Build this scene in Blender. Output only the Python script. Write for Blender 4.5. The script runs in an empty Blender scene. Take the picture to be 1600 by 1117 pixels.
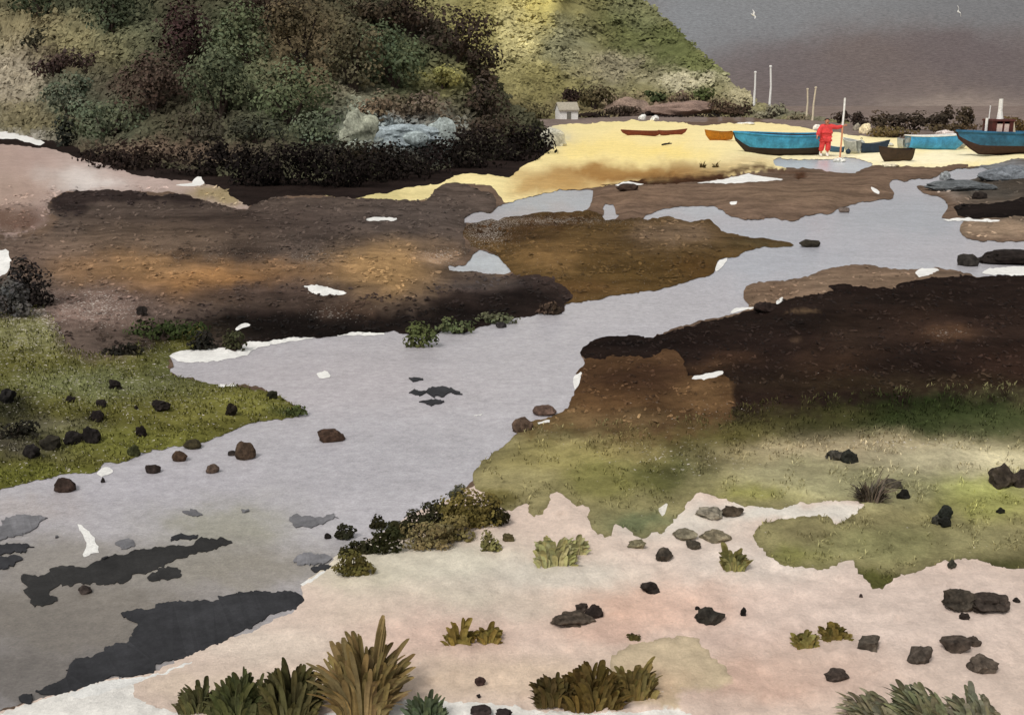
import bpy, bmesh, math, random
import numpy as np
from mathutils import Vector, noise as mn, geometry as mg
C = bpy.context.scene.collection
sc = bpy.context.scene
# ------------------------------------------------------------------ camera
F = 35.0 / 36.0 * 1600          # focal length in photo pixels
CX, CY, HOR = 800.0, 558.5, 140.0
CAM_H = 3.5
TH = math.atan((CY - HOR) / F)
cam = bpy.data.cameras.new('camera'); cam.lens = 35; cam.sensor_width = 36
cam.clip_end = 6000; cam.clip_start = 0.05
co = bpy.data.objects.new('camera', cam); C.objects.link(co)
co.location = (0, 0, CAM_H); co.rotation_euler = (math.pi / 2 - TH, 0, 0)
sc.camera = co
# ------------------------------------------------------------------ sky and sun (dull, overcast day with a dark bank of rain on the horizon)
SUN_EL, SUN_AZ = math.radians(52), math.radians(215)
w = bpy.data.worlds.new('World'); sc.world = w; w.use_nodes = True
nt = w.node_tree; nt.nodes.clear()
def N(t, **k):
    n = nt.nodes.new(t)
    for a, b in k.items(): setattr(n, a, b)
    return n
out = N('ShaderNodeOutputWorld'); bg = N('ShaderNodeBackground'); bg.inputs['Strength'].default_value = 0.1
sky = N('ShaderNodeTexSky', sky_type='NISHITA'); sky.sun_disc = False
sky.sun_elevation = SUN_EL; sky.sun_rotation = SUN_AZ
hs = N('ShaderNodeHueSaturation'); hs.inputs['Saturation'].default_value = 0.06
tc = N('ShaderNodeTexCoord'); sep = N('ShaderNodeSeparateXYZ')
nz = N('ShaderNodeTexNoise'); nz.inputs['Scale'].default_value = 9; nz.inputs['Detail'].default_value = 9; nz.inputs['Roughness'].default_value = .62
mad = N('ShaderNodeMath', operation='MULTIPLY_ADD'); mad.inputs[1].default_value = 0.06; 
ramp = N('ShaderNodeValToRGB')
e = ramp.color_ramp.elements
def L(c): return tuple(((v / 255) / 12.92 if v / 255 <= .04045 else ((v / 255 + .055) / 1.055) ** 2.4) for v in c)
SK = 1 / 0.1
def skc(c): return tuple(v for v in L(c)) + (1,)
e[0].position = 0.0; e[0].color = skc((112, 103, 100))
e[1].position = 0.20; e[1].color = skc((150, 150, 150))
q = e.new(0.05); q.color = skc((110, 107, 106))
q = e.new(0.085); q.color = skc((124, 125, 125))
mulc = N('ShaderNodeVectorMath', operation='SCALE')
mr = N('ShaderNodeMapRange'); mr.inputs[1].default_value = .12; mr.inputs[2].default_value = .42
mix = N('ShaderNodeMix', data_type='RGBA')
lk = nt.links.new
lk(tc.outputs['Generated'], sep.inputs[0]); lk(tc.outputs['Generated'], nz.inputs['Vector'])
lk(nz.outputs['Fac'], mad.inputs[0]); lk(sep.outputs['Z'], mad.inputs[2])
sub = N('ShaderNodeMath', operation='SUBTRACT'); sub.inputs[1].default_value = .03
lk(mad.outputs[0], sub.inputs[0]); lk(sub.outputs[0], ramp.inputs[0])
lk(ramp.outputs[0], mulc.inputs[0])
EXPO = 0.73
mulc.inputs['Scale'].default_value = SK / 2 ** EXPO
lk(sky.outputs[0], hs.inputs['Color'])
lk(sep.outputs['Z'], mr.inputs[0]); lk(mr.outputs[0], mix.inputs[0])
lk(mulc.outputs[0], mix.inputs[6]); lk(hs.outputs[0], mix.inputs[7])
lk(mix.outputs[2], bg.inputs['Color']); lk(bg.outputs[0], out.inputs[0])
sl = bpy.data.lights.new('sun', 'SUN'); sl.energy = 1.2; sl.angle = math.radians(14); sl.color = (1, .955, .905)
so = bpy.data.objects.new('sun', sl); C.objects.link(so)
so.rotation_euler = (math.pi / 2 - SUN_EL, 0, math.pi - SUN_AZ)
vs = sc.view_settings
sc.display_settings.display_device = 'sRGB'
vs.view_transform = 'Standard'; vs.look = 'None'; vs.exposure = EXPO; vs.gamma = 1
# ------------------------------------------------------------------ pixel -> place
def rays(px, py):
    a = (np.asarray(px, float) - CX) / F; b = (CY - np.asarray(py, float)) / F
    return a, math.cos(TH) + b * math.sin(TH), -math.sin(TH) + b * math.cos(TH)
def at(px, py, z=0.0):
    a, b, c = rays(px, py); t = (z - CAM_H) / c
    return Vector((float(a * t), float(b * t), z))
def at_depth(px, py, d):
    a, b, c = rays(px, py)
    return Vector((float(a * d), float(b * d), float(CAM_H + c * d)))
def depth(p): return p.y * math.cos(TH) - (p.z - CAM_H) * math.sin(TH)
def fb(x, y, s=0.0, o=4):
    return mn.fractal(Vector((x, y, s)), 0.7, 2.1, o)
# ------------------------------------------------------------------ materials
def mat(name, build):
    m = bpy.data.materials.new(name); m.use_nodes = True
    t = m.node_tree; b = t.nodes['Principled BSDF']; build(t, b); return m
def node(t, ty, **k):
    n = t.nodes.new(ty)
    for a, b in k.items():
        if a in n.inputs.keys(): n.inputs[a].default_value = b
        else: setattr(n, a, b)
    return n
def grain(t, b, col, amt=.35, scale=4, bump=.35, dist=.02, rough=.9, speck=None, spec=.25, grit=.16, fine=1.0, mott=0):
    """a base colour broken up by noise of many sizes, plus surface relief"""
    tc = node(t, 'ShaderNodeTexCoord')
    n1 = node(t, 'ShaderNodeTexNoise', Scale=scale, Detail=11, Roughness=.68)
    t.links.new(tc.outputs['Object'], n1.inputs['Vector'])
    mr = node(t, 'ShaderNodeMapRange'); mr.inputs[1].default_value = .3; mr.inputs[2].default_value = .7
    mr.inputs[3].default_value = 1 - amt; mr.inputs[4].default_value = 1 + amt
    t.links.new(n1.outputs['Fac'], mr.inputs[0])
    sc_ = node(t, 'ShaderNodeVectorMath', operation='SCALE')
    t.links.new(col, sc_.inputs[0]); t.links.new(mr.outputs[0], sc_.inputs['Scale'])
    res = sc_.outputs[0]
    if mott:                                  # broad uneven blotches of wet and dry
        mp = node(t, 'ShaderNodeMapping'); mp.inputs['Scale'].default_value = (.55, 1, 1)
        t.links.new(tc.outputs['Object'], mp.inputs['Vector'])
        n5 = node(t, 'ShaderNodeTexNoise', Scale=.9, Detail=8, Roughness=.6, Distortion=.4)
        t.links.new(mp.outputs[0], n5.inputs['Vector'])
        m5 = node(t, 'ShaderNodeMapRange'); m5.inputs[1].default_value = .35; m5.inputs[2].default_value = .65
        m5.inputs[3].default_value = 1 - mott; m5.inputs[4].default_value = 1 + mott
        t.links.new(n5.outputs['Fac'], m5.inputs[0])
        s5 = node(t, 'ShaderNodeVectorMath', operation='SCALE')
        t.links.new(res, s5.inputs[0]); t.links.new(m5.outputs[0], s5.inputs['Scale']); res = s5.outputs[0]
    for fs in (11, 46):                       # fine grit, felt near and far
        n4 = node(t, 'ShaderNodeTexNoise', Scale=fs * fine, Detail=3, Roughness=.7)
        t.links.new(tc.outputs['Object'], n4.inputs['Vector'])
        m4 = node(t, 'ShaderNodeMapRange'); m4.inputs[1].default_value = .3; m4.inputs[2].default_value = .7
        m4.inputs[3].default_value = 1 - grit; m4.inputs[4].default_value = 1 + grit
        t.links.new(n4.outputs['Fac'], m4.inputs[0])
        s4 = node(t, 'ShaderNodeVectorMath', operation='SCALE')
        t.links.new(res, s4.inputs[0]); t.links.new(m4.outputs[0], s4.inputs['Scale']); res = s4.outputs[0]
    if speck is not None:
        n2 = node(t, 'ShaderNodeTexNoise', Scale=26, Detail=4, Roughness=.6)
        t.links.new(tc.outputs['Object'], n2.inputs['Vector'])
        th = node(t, 'ShaderNodeMath', operation='MULTIPLY_ADD'); th.inputs[1].default_value = -.30; th.inputs[2].default_value = .745
        t.links.new(speck, th.inputs[0])
        d = node(t, 'ShaderNodeMath', operation='SUBTRACT'); t.links.new(n2.outputs['Fac'], d.inputs[0]); t.links.new(th.outputs[0], d.inputs[1])
        g = node(t, 'ShaderNodeMath', operation='MULTIPLY', use_clamp=True); g.inputs[1].default_value = 14
        t.links.new(d.outputs[0], g.inputs[0])
        mx = node(t, 'ShaderNodeMix', data_type='RGBA'); mx.inputs[7].default_value = (.62, .56, .49, 1)
        t.links.new(g.outputs[0], mx.inputs[0]); t.links.new(res, mx.inputs[6]); res = mx.outputs[2]
    t.links.new(res, b.inputs['Base Color'])
    n3 = node(t, 'ShaderNodeTexNoise', Scale=scale * 5, Detail=9, Roughness=.78)
    t.links.new(tc.outputs['Object'], n3.inputs['Vector'])
    bp = node(t, 'ShaderNodeBump', Strength=bump, Distance=dist)
    t.links.new(n3.outputs['Fac'], bp.inputs['Height']); t.links.new(bp.outputs[0], b.inputs['Normal'])
    b.inputs['Roughness'].default_value = rough; b.inputs['Specular IOR Level'].default_value = spec
def vcol(t): return node(t, 'ShaderNodeAttribute', attribute_name='Col').outputs['Color']
def m_ground(t, b):
    sp = node(t, 'ShaderNodeAttribute', attribute_name='speck').outputs['Fac']
    grain(t, b, vcol(t), .3, 3.0, .6, .04, 1.0, sp, .02, mott=.3)
M_ground = mat('ground earth', m_ground)
def m_sand(t, b):
    sp = node(t, 'ShaderNodeAttribute', attribute_name='speck').outputs['Fac']
    grain(t, b, vcol(t), .12, 3.0, .7, .025, 1.0, sp, .02, .09, mott=.045)
M_sand = mat('sand', m_sand)
M_hill = mat('hill turf', lambda t, b: grain(t, b, vcol(t), .35, .6, .6, .25, 1, None, .02, .2, .35))
def m_water(t, b):
    grain(t, b, vcol(t), .10, 3.0, .35, .02, .26, None, .4, .13, mott=.05)
M_water = mat('sky tinted water', m_water)  # its pale lilac vertex colour carries the reflected sky
def m_leaf(t, b):
    grain(t, b, vcol(t), .22, 5, .2, .02, .95, None, .04)
M_leaf = mat('foliage', m_leaf)
M_stone = mat('stone', lambda t, b: grain(t, b, vcol(t), .45, 9, .6, .02, .9, None, .12, .25))
def solid(name, rgb, rough=.6, amt=.25, scale=6, bump=.2, spec=.4):
    def f(t, b):
        c = node(t, 'ShaderNodeRGB'); c.outputs[0].default_value = L(rgb) + (1,)
        grain(t, b, c.outputs[0], amt, scale, bump, .01, rough, None, spec)
    return mat(name, f)
# ------------------------------------------------------------------ object helpers
def tag(o, label=None, cat=None, group=None, kind=None):
    if label: o['label'] = label
    if cat: o['category'] = cat
    if group: o['group'] = group
    if kind: o['kind'] = kind
    return o
def empty(name, loc, rz=0):
    o = bpy.data.objects.new(name, None); C.objects.link(o); o.location = loc; o.rotation_euler = (0, 0, rz)
    o.empty_display_size = .2; return o
def meshobj(name, V, Fc, m, parent=None, cols=None, smooth=False, extra=None):
    me = bpy.data.meshes.new(name); me.from_pydata([tuple(v) for v in V], [], Fc); 
    if cols is not None:      # per-face colours
        a = me.color_attributes.new('Col', 'FLOAT_COLOR', 'CORNER')
        arr = np.ones((len(me.loops), 4), np.float32)
        ln = np.array([p.loop_total for p in me.polygons])
        arr[:, :3] = np.repeat(np.asarray(cols, np.float32), ln, axis=0)
        a.data.foreach_set('color', arr.ravel())
    if smooth: me.polygons.foreach_set('use_smooth', [True] * len(me.polygons))
    me.materials.append(m); me.update()
    o = bpy.data.objects.new(name, me); C.objects.link(o)
    if parent: o.parent = parent
    return o
class MB:
    """collects shapes into one mesh"""
    def __init__(s): s.V = []; s.F = []
    def box(s, x0, x1, y0, y1, z0, z1, taper=0):
        n = len(s.V); t = taper
        s.V += [(x0, y0, z0), (x1, y0, z0), (x1, y1, z0), (x0, y1, z0), (x0 + t, y0 + t, z1), (x1 - t, y0 + t, z1), (x1 - t, y1 - t, z1), (x0 + t, y1 - t, z1)]
        s.F += [tuple(n + i for i in f) for f in ((3, 2, 1, 0), (4, 5, 6, 7), (0, 1, 5, 4), (1, 2, 6, 5), (2, 3, 7, 6), (3, 0, 4, 7))]
        return s
    def tube(s, pts, rad, k=7):
        n = len(s.V); pts = [Vector(p) for p in pts]
        if not isinstance(rad, (list, tuple)): rad = [rad] * len(pts)
        for i, p in enumerate(pts):
            d = (pts[min(i + 1, len(pts) - 1)] - pts[max(i - 1, 0)]).normalized()
            u = d.cross(Vector((0, 1, .01))); 
            if u.length < 1e-3: u = d.cross(Vector((1, 0, 0)))
            u.normalize(); v = d.cross(u)
            for j in range(k):
                a = 2 * math.pi * j / k; s.V.append(tuple(p + (u * math.cos(a) + v * math.sin(a)) * rad[i]))
        for i in range(len(pts) - 1):
            for j in range(k):
                s.F.append((n + i * k + j, n + i * k + (j + 1) % k, n + (i + 1) * k + (j + 1) % k, n + (i + 1) * k + j))
        s.F.append(tuple(n + j for j in reversed(range(k)))); s.F.append(tuple(n + (len(pts) - 1) * k + j for j in range(k)))
        return s
    def build(s, name, m, parent=None, smooth=False): return meshobj(name, s.V, s.F, m, parent, None, smooth)
# ------------------------------------------------------------------ outlines of water, banks and sand (photo pixels, put down on the ground)
def rough_line(P, step=3.4, amp=2.6, closed=True):
    R = []
    Q = []
    for i in range(len(P)):            # round the corners a little first
        a, b = P[i], P[(i + 1) % len(P)]
        Q += [(a[0] * .8 + b[0] * .2, a[1] * .8 + b[1] * .2), (a[0] * .2 + b[0] * .8, a[1] * .2 + b[1] * .8)]
    P = Q
    n = len(P)
    for i in range(n if closed else n - 1):
        a = P[i]; b = P[(i + 1) % n]; d = math.hypot(b[0] - a[0], b[1] - a[1])
        inside = -60 < a[0] < 1660 or -60 < b[0] < 1660
        k = max(1, int(d / (step if inside else 60)))
        for j in range(k):
            x = a[0] + (b[0] - a[0]) * j / k; y = a[1] + (b[1] - a[1]) * j / k
            s = amp * (0.55 + 0.45 * min(1, max(0, (y - 200) / 500)))
            dx = s * (1.7 * fb(x / 17, y / 12, 3.1, 4) + .8 * fb(x / 5, y / 4, 4.1, 2)); dy = s * (1.25 * fb(x / 17, y / 12, 9.7, 4) + .7 * fb(x / 5, y / 4, 1.7, 2))
            R.append((x + dx, y + dy))
    return R
WATER = {
 'creek': [(1545,262),(1500,264),(1472,271),(1455,280),(1428,278),(1417,284),(1397,280),(1388,288),(1397,300),(1396,313),(1378,310),(1362,316),(1345,314),(1326,322),(1308,326),(1298,336),(1265,334),(1235,346),(1232,343),(1205,340),(1175,343),(1150,341),(1128,332),(1118,322),(1090,322),(1060,323),(1030,328),(1003,341),(1012,343),(1040,338),(1065,342),(1080,347),(1100,342),(1112,343),(1124,358),(1140,366),(1170,371),(1195,372),(1215,375),(1232,378),(1243,384),(1225,387),(1190,386),(1165,392),(1150,400),(1135,402),(1120,405),(1118,425),(1108,430),(1085,437),(1060,445),(1030,452),(1000,457),(970,460),(940,466),(905,473),(882,474),(880,490),(868,493),(850,488),(828,495),(800,497),(770,505),(745,510),(738,518),(710,519),(690,518),(675,528),(630,520),(610,517),(590,522),(570,520),(550,520),(520,526),(500,527),(470,525),(440,532),(400,540),(375,548),(350,552),(330,545),(300,548),(262,555),(275,570),(264,580),(285,588),(300,592),(340,604),(370,600),(408,604),(430,618),(455,628),(482,645),(440,655),(400,660),(360,672),(330,690),(290,694),(262,700),(225,705),(200,720),(180,725),(165,722),(150,738),(110,740),(80,745),(40,755),(0,764),(-300,800),(-900,900),(-900,1330),(-300,1330),(-100,1180),(-20,1122),(0,1112),(20,1100),(60,1092),(110,1078),(155,1062),(200,1060),(225,1055),(260,1040),(300,1020),(350,1000),(400,985),(440,962),(472,945),(476,935),(470,912),(490,895),(512,888),(520,870),(560,850),(590,835),(640,805),(690,785),(720,770),(735,755),(742,735),(765,710),(800,685),(822,660),(850,655),(885,640),(893,625),(905,600),(898,585),(915,570),(908,552),(912,540),(930,530),(960,525),(985,522),(1015,527),(1045,517),(1070,508),(1110,497),(1165,487),(1172,478),(1160,460),(1168,445),(1190,440),(1230,436),(1265,430),(1300,418),(1345,412),(1380,420),(1430,422),(1450,418),(1480,420),(1500,425),(1530,432),(1600,430),(1900,430),(1900,372),(1600,376),(1545,378),(1505,372),(1497,355),(1510,345),(1470,343),(1475,335),(1485,320),(1470,310),(1440,300),(1430,290),(1455,290),(1490,285),(1540,275)],
 'pool_a': [(726,349),(726,340),(748,328),(765,335),(776,323),(794,316),(829,308),(863,299),(925,296),(928,305),(921,327),(896,332),(867,330),(819,335),(768,344)],
 'pool_b': [(943,318),(960,320),(962,335),(968,337),(963,344),(943,344)],
 'pool_c': [(700,414),(700,423),(802,430),(792,413),(768,396),(744,389),(731,411),(715,418)],
 'pool_e': [(1207,248),(1240,249),(1285,249),(1330,246),(1350,251),(1368,257),(1345,266),(1333,272),(1297,268),(1275,263),(1213,262)],
}
# land surfaces, later ones lie over earlier ones: outline, object they belong to, colour, dark rim, flecks
BIG = 2600
REG = [
 ('mud_flat', 'mud_bank', [(-BIG,150),(BIG,150),(BIG,1400),(-BIG,1400)], (104,86,72), 0, .1),
 ('far_land', 'rough_pasture', [(-BIG,160),(BIG,160),(BIG,218),(1560,216),(1300,212),(1240,197),(1175,189),(860,194),(845,235),(-BIG,235)], (122,108,100), 0, 0),
 ('beach', 'sand_beach', [(860,235),(845,206),(870,195),(935,192),(1000,188),(1060,191),(1090,197),(1170,191),(1240,196),(1290,206),(1350,213),(1420,217),(1600,217),(BIG,217),(BIG,252),(1600,250),(1560,256),(1515,262),(1480,260),(1400,262),(1370,258),(1215,262),(1200,268),(1150,272),(1060,285),(970,287),(935,293),(860,300),(790,318),(775,300),(765,290),(735,286),(700,290),(685,312),(660,314),(600,312),(540,310),(505,306),(500,296),(530,276),(600,272),(690,258),(720,250),(760,246),(805,254),(820,244),(845,236)], (238,220,162), 0, 0),
 ('shell_sand', 'sand_beach', [(-BIG,170),(0,200),(70,215),(110,230),(170,250),(205,270),(260,270),(310,278),(380,297),(392,315),(388,330),(330,320),(280,300),(215,300),(110,298),(80,310),(75,335),(90,345),(50,365),(0,370),(-BIG,400)], (176,156,147), 1, .35),
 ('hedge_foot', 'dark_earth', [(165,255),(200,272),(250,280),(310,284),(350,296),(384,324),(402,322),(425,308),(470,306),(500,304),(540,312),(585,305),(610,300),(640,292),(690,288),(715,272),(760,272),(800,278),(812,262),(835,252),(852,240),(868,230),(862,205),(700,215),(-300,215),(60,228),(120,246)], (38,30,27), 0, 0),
 ('brown_bank', 'mud_bank', [(925,297),(935,292),(970,288),(1080,287),(1150,286),(1230,282),(1270,275),(1300,268),(1333,273),(1368,258),(1450,262),(1510,256),(1512,263),(1470,270),(1400,282),(1402,322),(1240,352),(1130,337),(1000,346),(940,352),(920,330)], (112,92,77), 1, .05),
 ('wrack_strip', 'mud_bank', [(930,290),(1000,280),(1060,272),(1120,266),(1150,258),(1180,252),(1205,255),(1215,262),(1272,264),(1272,274),(1255,280),(1215,276),(1180,271),(1120,280),(1060,287),(960,289)], (72,48,32), 1, .1),
 ('left_bank', 'mud_bank', [(70,330),(85,310),(110,300),(150,297),(210,298),(240,308),(280,300),(330,318),(388,331),(395,318),(430,310),(500,308),(560,310),(600,312),(650,315),(660,318),(672,308),(683,290),(715,284),(730,288),(745,298),(768,300),(778,318),(765,335),(745,328),(725,350),(725,385),(740,390),(700,418),(800,432),(870,450),(897,470),(880,500),(680,530),(500,540),(380,555),(260,560),(100,570),(-BIG,570),(-BIG,390),(50,368),(92,346)], (86,74,66), 1, .15),
 ('left_bank_crest', 'mud_bank', [(72,325),(85,309),(110,300),(150,297),(205,298),(225,305),(250,306),(280,303),(315,312),(320,322),(290,325),(240,318),(200,325),(160,318),(140,330),(125,345),(85,338)], (50,41,38), 1, .05),
 ('ochre_bank', 'mud_bank', [(725,350),(800,338),(870,330),(925,327),(960,346),(1005,340),(1060,335),(1110,340),(1130,362),(1245,380),(1245,392),(1130,410),(1120,432),(1000,464),(890,480),(860,455),(800,430),(780,405),(765,392),(740,388),(725,370)], (86,67,40), 1, .26),
 ('low_dark_bank', 'mud_bank', [(-200,520),(200,520),(330,470),(430,440),(560,455),(640,470),(690,432),(740,425),(800,431),(850,430),(880,445),(900,466),(880,476),(878,500),(760,510),(680,535),(500,540),(380,560),(300,548),(230,540)], (62,50,45), 0, .1),
 ('marsh', 'marsh_grass_flat', [(-BIG,470),(0,492),(60,478),(90,500),(110,545),(170,555),(230,530),(310,505),(330,545),(262,556),(270,590),(410,608),(488,646),(330,700),(0,776),(-BIG,900)], (98,95,48), 1, .4),
 ('tan_bank', 'mud_bank', [(1040,522),(1110,500),(1172,480),(1150,460),(1168,440),(1230,430),(1300,410),(1380,412),(1500,415),(1530,434),(1500,445),(1300,480),(1150,505)], (120,100,82), 1, .05),
 ('right_mud', 'mud_bank', [(1430,285),(1545,258),(1600,245),(BIG,230),(BIG,385),(1600,378),(1545,380),(1490,372),(1485,350),(1505,342),(1480,315)], (98,86,74), 0, .05),
 ('right_mud_dark', 'mud_bank', [(1490,322),(1520,318),(1560,318),(1600,308),(BIG,290),(BIG,330),(1600,338),(1560,340),(1500,341)], (30,24,21), 1, .02),
 ('brown_slope', 'mud_bank', [(910,557),(1040,540),(1160,560),(1160,660),(1160,720),(1000,740),(760,760),(738,760),(765,708),(800,683),(822,658),(890,636),(900,600),(896,585)], (84,62,42), 1, .12),
 ('black_bank', 'mud_bank', [(908,552),(912,535),(930,527),(985,520),(1015,526),(1045,520),(1110,500),(1180,485),(1190,470),(1215,475),(1240,465),(1300,456),(1290,447),(1310,442),(1345,448),(1395,450),(1410,442),(1440,436),(1500,432),(1600,430),(BIG,430),(BIG,800),(1600,720),(1450,700),(1240,700),(1150,690),(1142,640),(1140,590),(1128,584),(1080,592),(1065,560),(1060,548),(1035,545),(1020,560),(985,555),(915,562)], (35,26,22), 1, .1),
 ('black_bank_gap', 'mud_bank', [(1210,490),(1250,478),(1290,484),(1292,489),(1240,492)], (92,74,56), 1, 0),
 ('black_bank_gap2', 'mud_bank', [(1228,530),(1245,524),(1300,525),(1280,532),(1240,540)], (74,58,46), 0, .1),
 ('sand', 'sand_beach', [(735,757),(780,770),(900,760),(1100,750),(1360,770),(1600,860),(BIG,900),(BIG,1420),(-400,1420),(-100,1180),(0,1108),(160,1060),(470,946),(470,908),(520,870),(640,800)], (212,192,177), 0, .05),
 ('olive_slope', 'grass_slope', [(737,757),(742,735),(765,710),(800,685),(822,662),(900,660),(960,655),(1000,662),(1060,655),(1130,640),(1160,632),(1240,620),(1400,606),(1600,598),(BIG,590),(BIG,905),(1600,890),(1560,886),(1500,868),(1440,890),(1400,902),(1372,925),(1340,890),(1330,870),(1290,892),(1215,880),(1190,860),(1175,835),(1195,815),(1240,808),(1290,805),(1310,820),(1340,800),(1355,785),(1300,782),(1260,786),(1200,796),(1155,790),(1140,780),(1110,775),(1090,766),(1075,790),(1050,815),(1040,830),(1020,832),(1005,842),(985,830),(957,815),(955,842),(925,830),(920,790),(900,790),(880,771),(865,766),(850,800),(828,810),(825,785),(800,800),(775,792)], (146,137,98), 1, .14),
 ('sand_hole', 'sand_beach', [(1028,797),(1043,785),(1040,800),(1033,806)], (222,216,204), 0, 0),
 ('pale_sand', 'sand_beach', [(640,1090),(760,1098),(860,1112),(1000,1112),(1060,1105),(1075,1117),(1150,1130),(1150,1420),(300,1420),(-100,1420),(-100,1190),(0,1110),(110,1080),(160,1064),(215,1060),(205,1085),(240,1105),(300,1117),(500,1120)], (228,224,216), 0, .02),
 ('tan_sand', 'sand_beach', [(960,1010),(1085,990),(1100,1010),(1130,1040),(1150,1065),(1130,1080),(1060,1085),(1070,1108),(1030,1110),(940,1090)], (197,179,150), 1, .1),
]
WHITE = [  # glints of light, painted as flat white slivers
 [(1082,287),(1120,282),(1165,272),(1185,275),(1230,281),(1200,283),(1150,286)], [(955,291),(980,283),(1012,289)],
 [(572,342),(585,338),(618,341),(620,345),(575,345)], [(1078,590),(1115,580),(1132,580),(1130,585),(1090,594)],
 [(470,447),(490,444),(520,451),(545,458),(535,462),(495,462)], [(1470,343),(1520,341),(1562,343),(1560,346),(1480,346)],
 [(1430,424),(1445,418),(1470,421),(1455,430),(1432,433)], [(1530,428),(1550,418),(1600,416),(1700,414),(1700,432),(1600,431)],
 [(262,553),(300,546),(350,542),(372,550),(385,532),(420,534),(440,528),(500,526),(470,531),(410,541),(380,556),(330,566),(280,566)],
 [(340,601),(365,599),(372,604),(340,605)], [(895,590),(910,578),(905,600),(898,612)], [(0,392),(12,390),(18,410),(10,430),(-60,440),(-60,392)],
 [(268,288),(300,287),(300,282),(314,275),(322,287),(305,292)], [(120,818),(130,820),(155,850),(150,865),(125,870),(135,850)],
 [(495,583),(512,578),(516,590),(500,593)], [(1213,470),(1222,464),(1224,472),(1214,476)], [(468,912),(500,893),(512,891),(475,915)],
 [(100,1084),(160,1066),(240,1055),(300,1032),(300,1036),(215,1066),(130,1092)], [(365,513),(380,505),(395,508),(370,517)],
 [(1119,408),(1140,402),(1118,428)], [(0,205),(30,208),(72,222),(60,228),(20,216),(-40,222)], [(150,742),(165,728),(178,736),(160,745)],
 [(840,660),(860,655),(858,659),(842,664)], [(738,650),(752,646),(750,650)], [(1362,292),(1375,300),(1372,305),(1360,296)], [(1140,316),(1152,315),(1150,321),(1142,321)],
 [(520,525),(560,519),(600,520),(600,523),(560,524)], [(1150,482),(1180,478),(1170,484),(1140,490)]]
for i, p in enumerate(WHITE): REG.append(('w%d' % i, 'wet_sand_glint', p, (228,226,220), 0, 0))  # wet_sand_glint is painted glints of light, not wet sand
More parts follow.
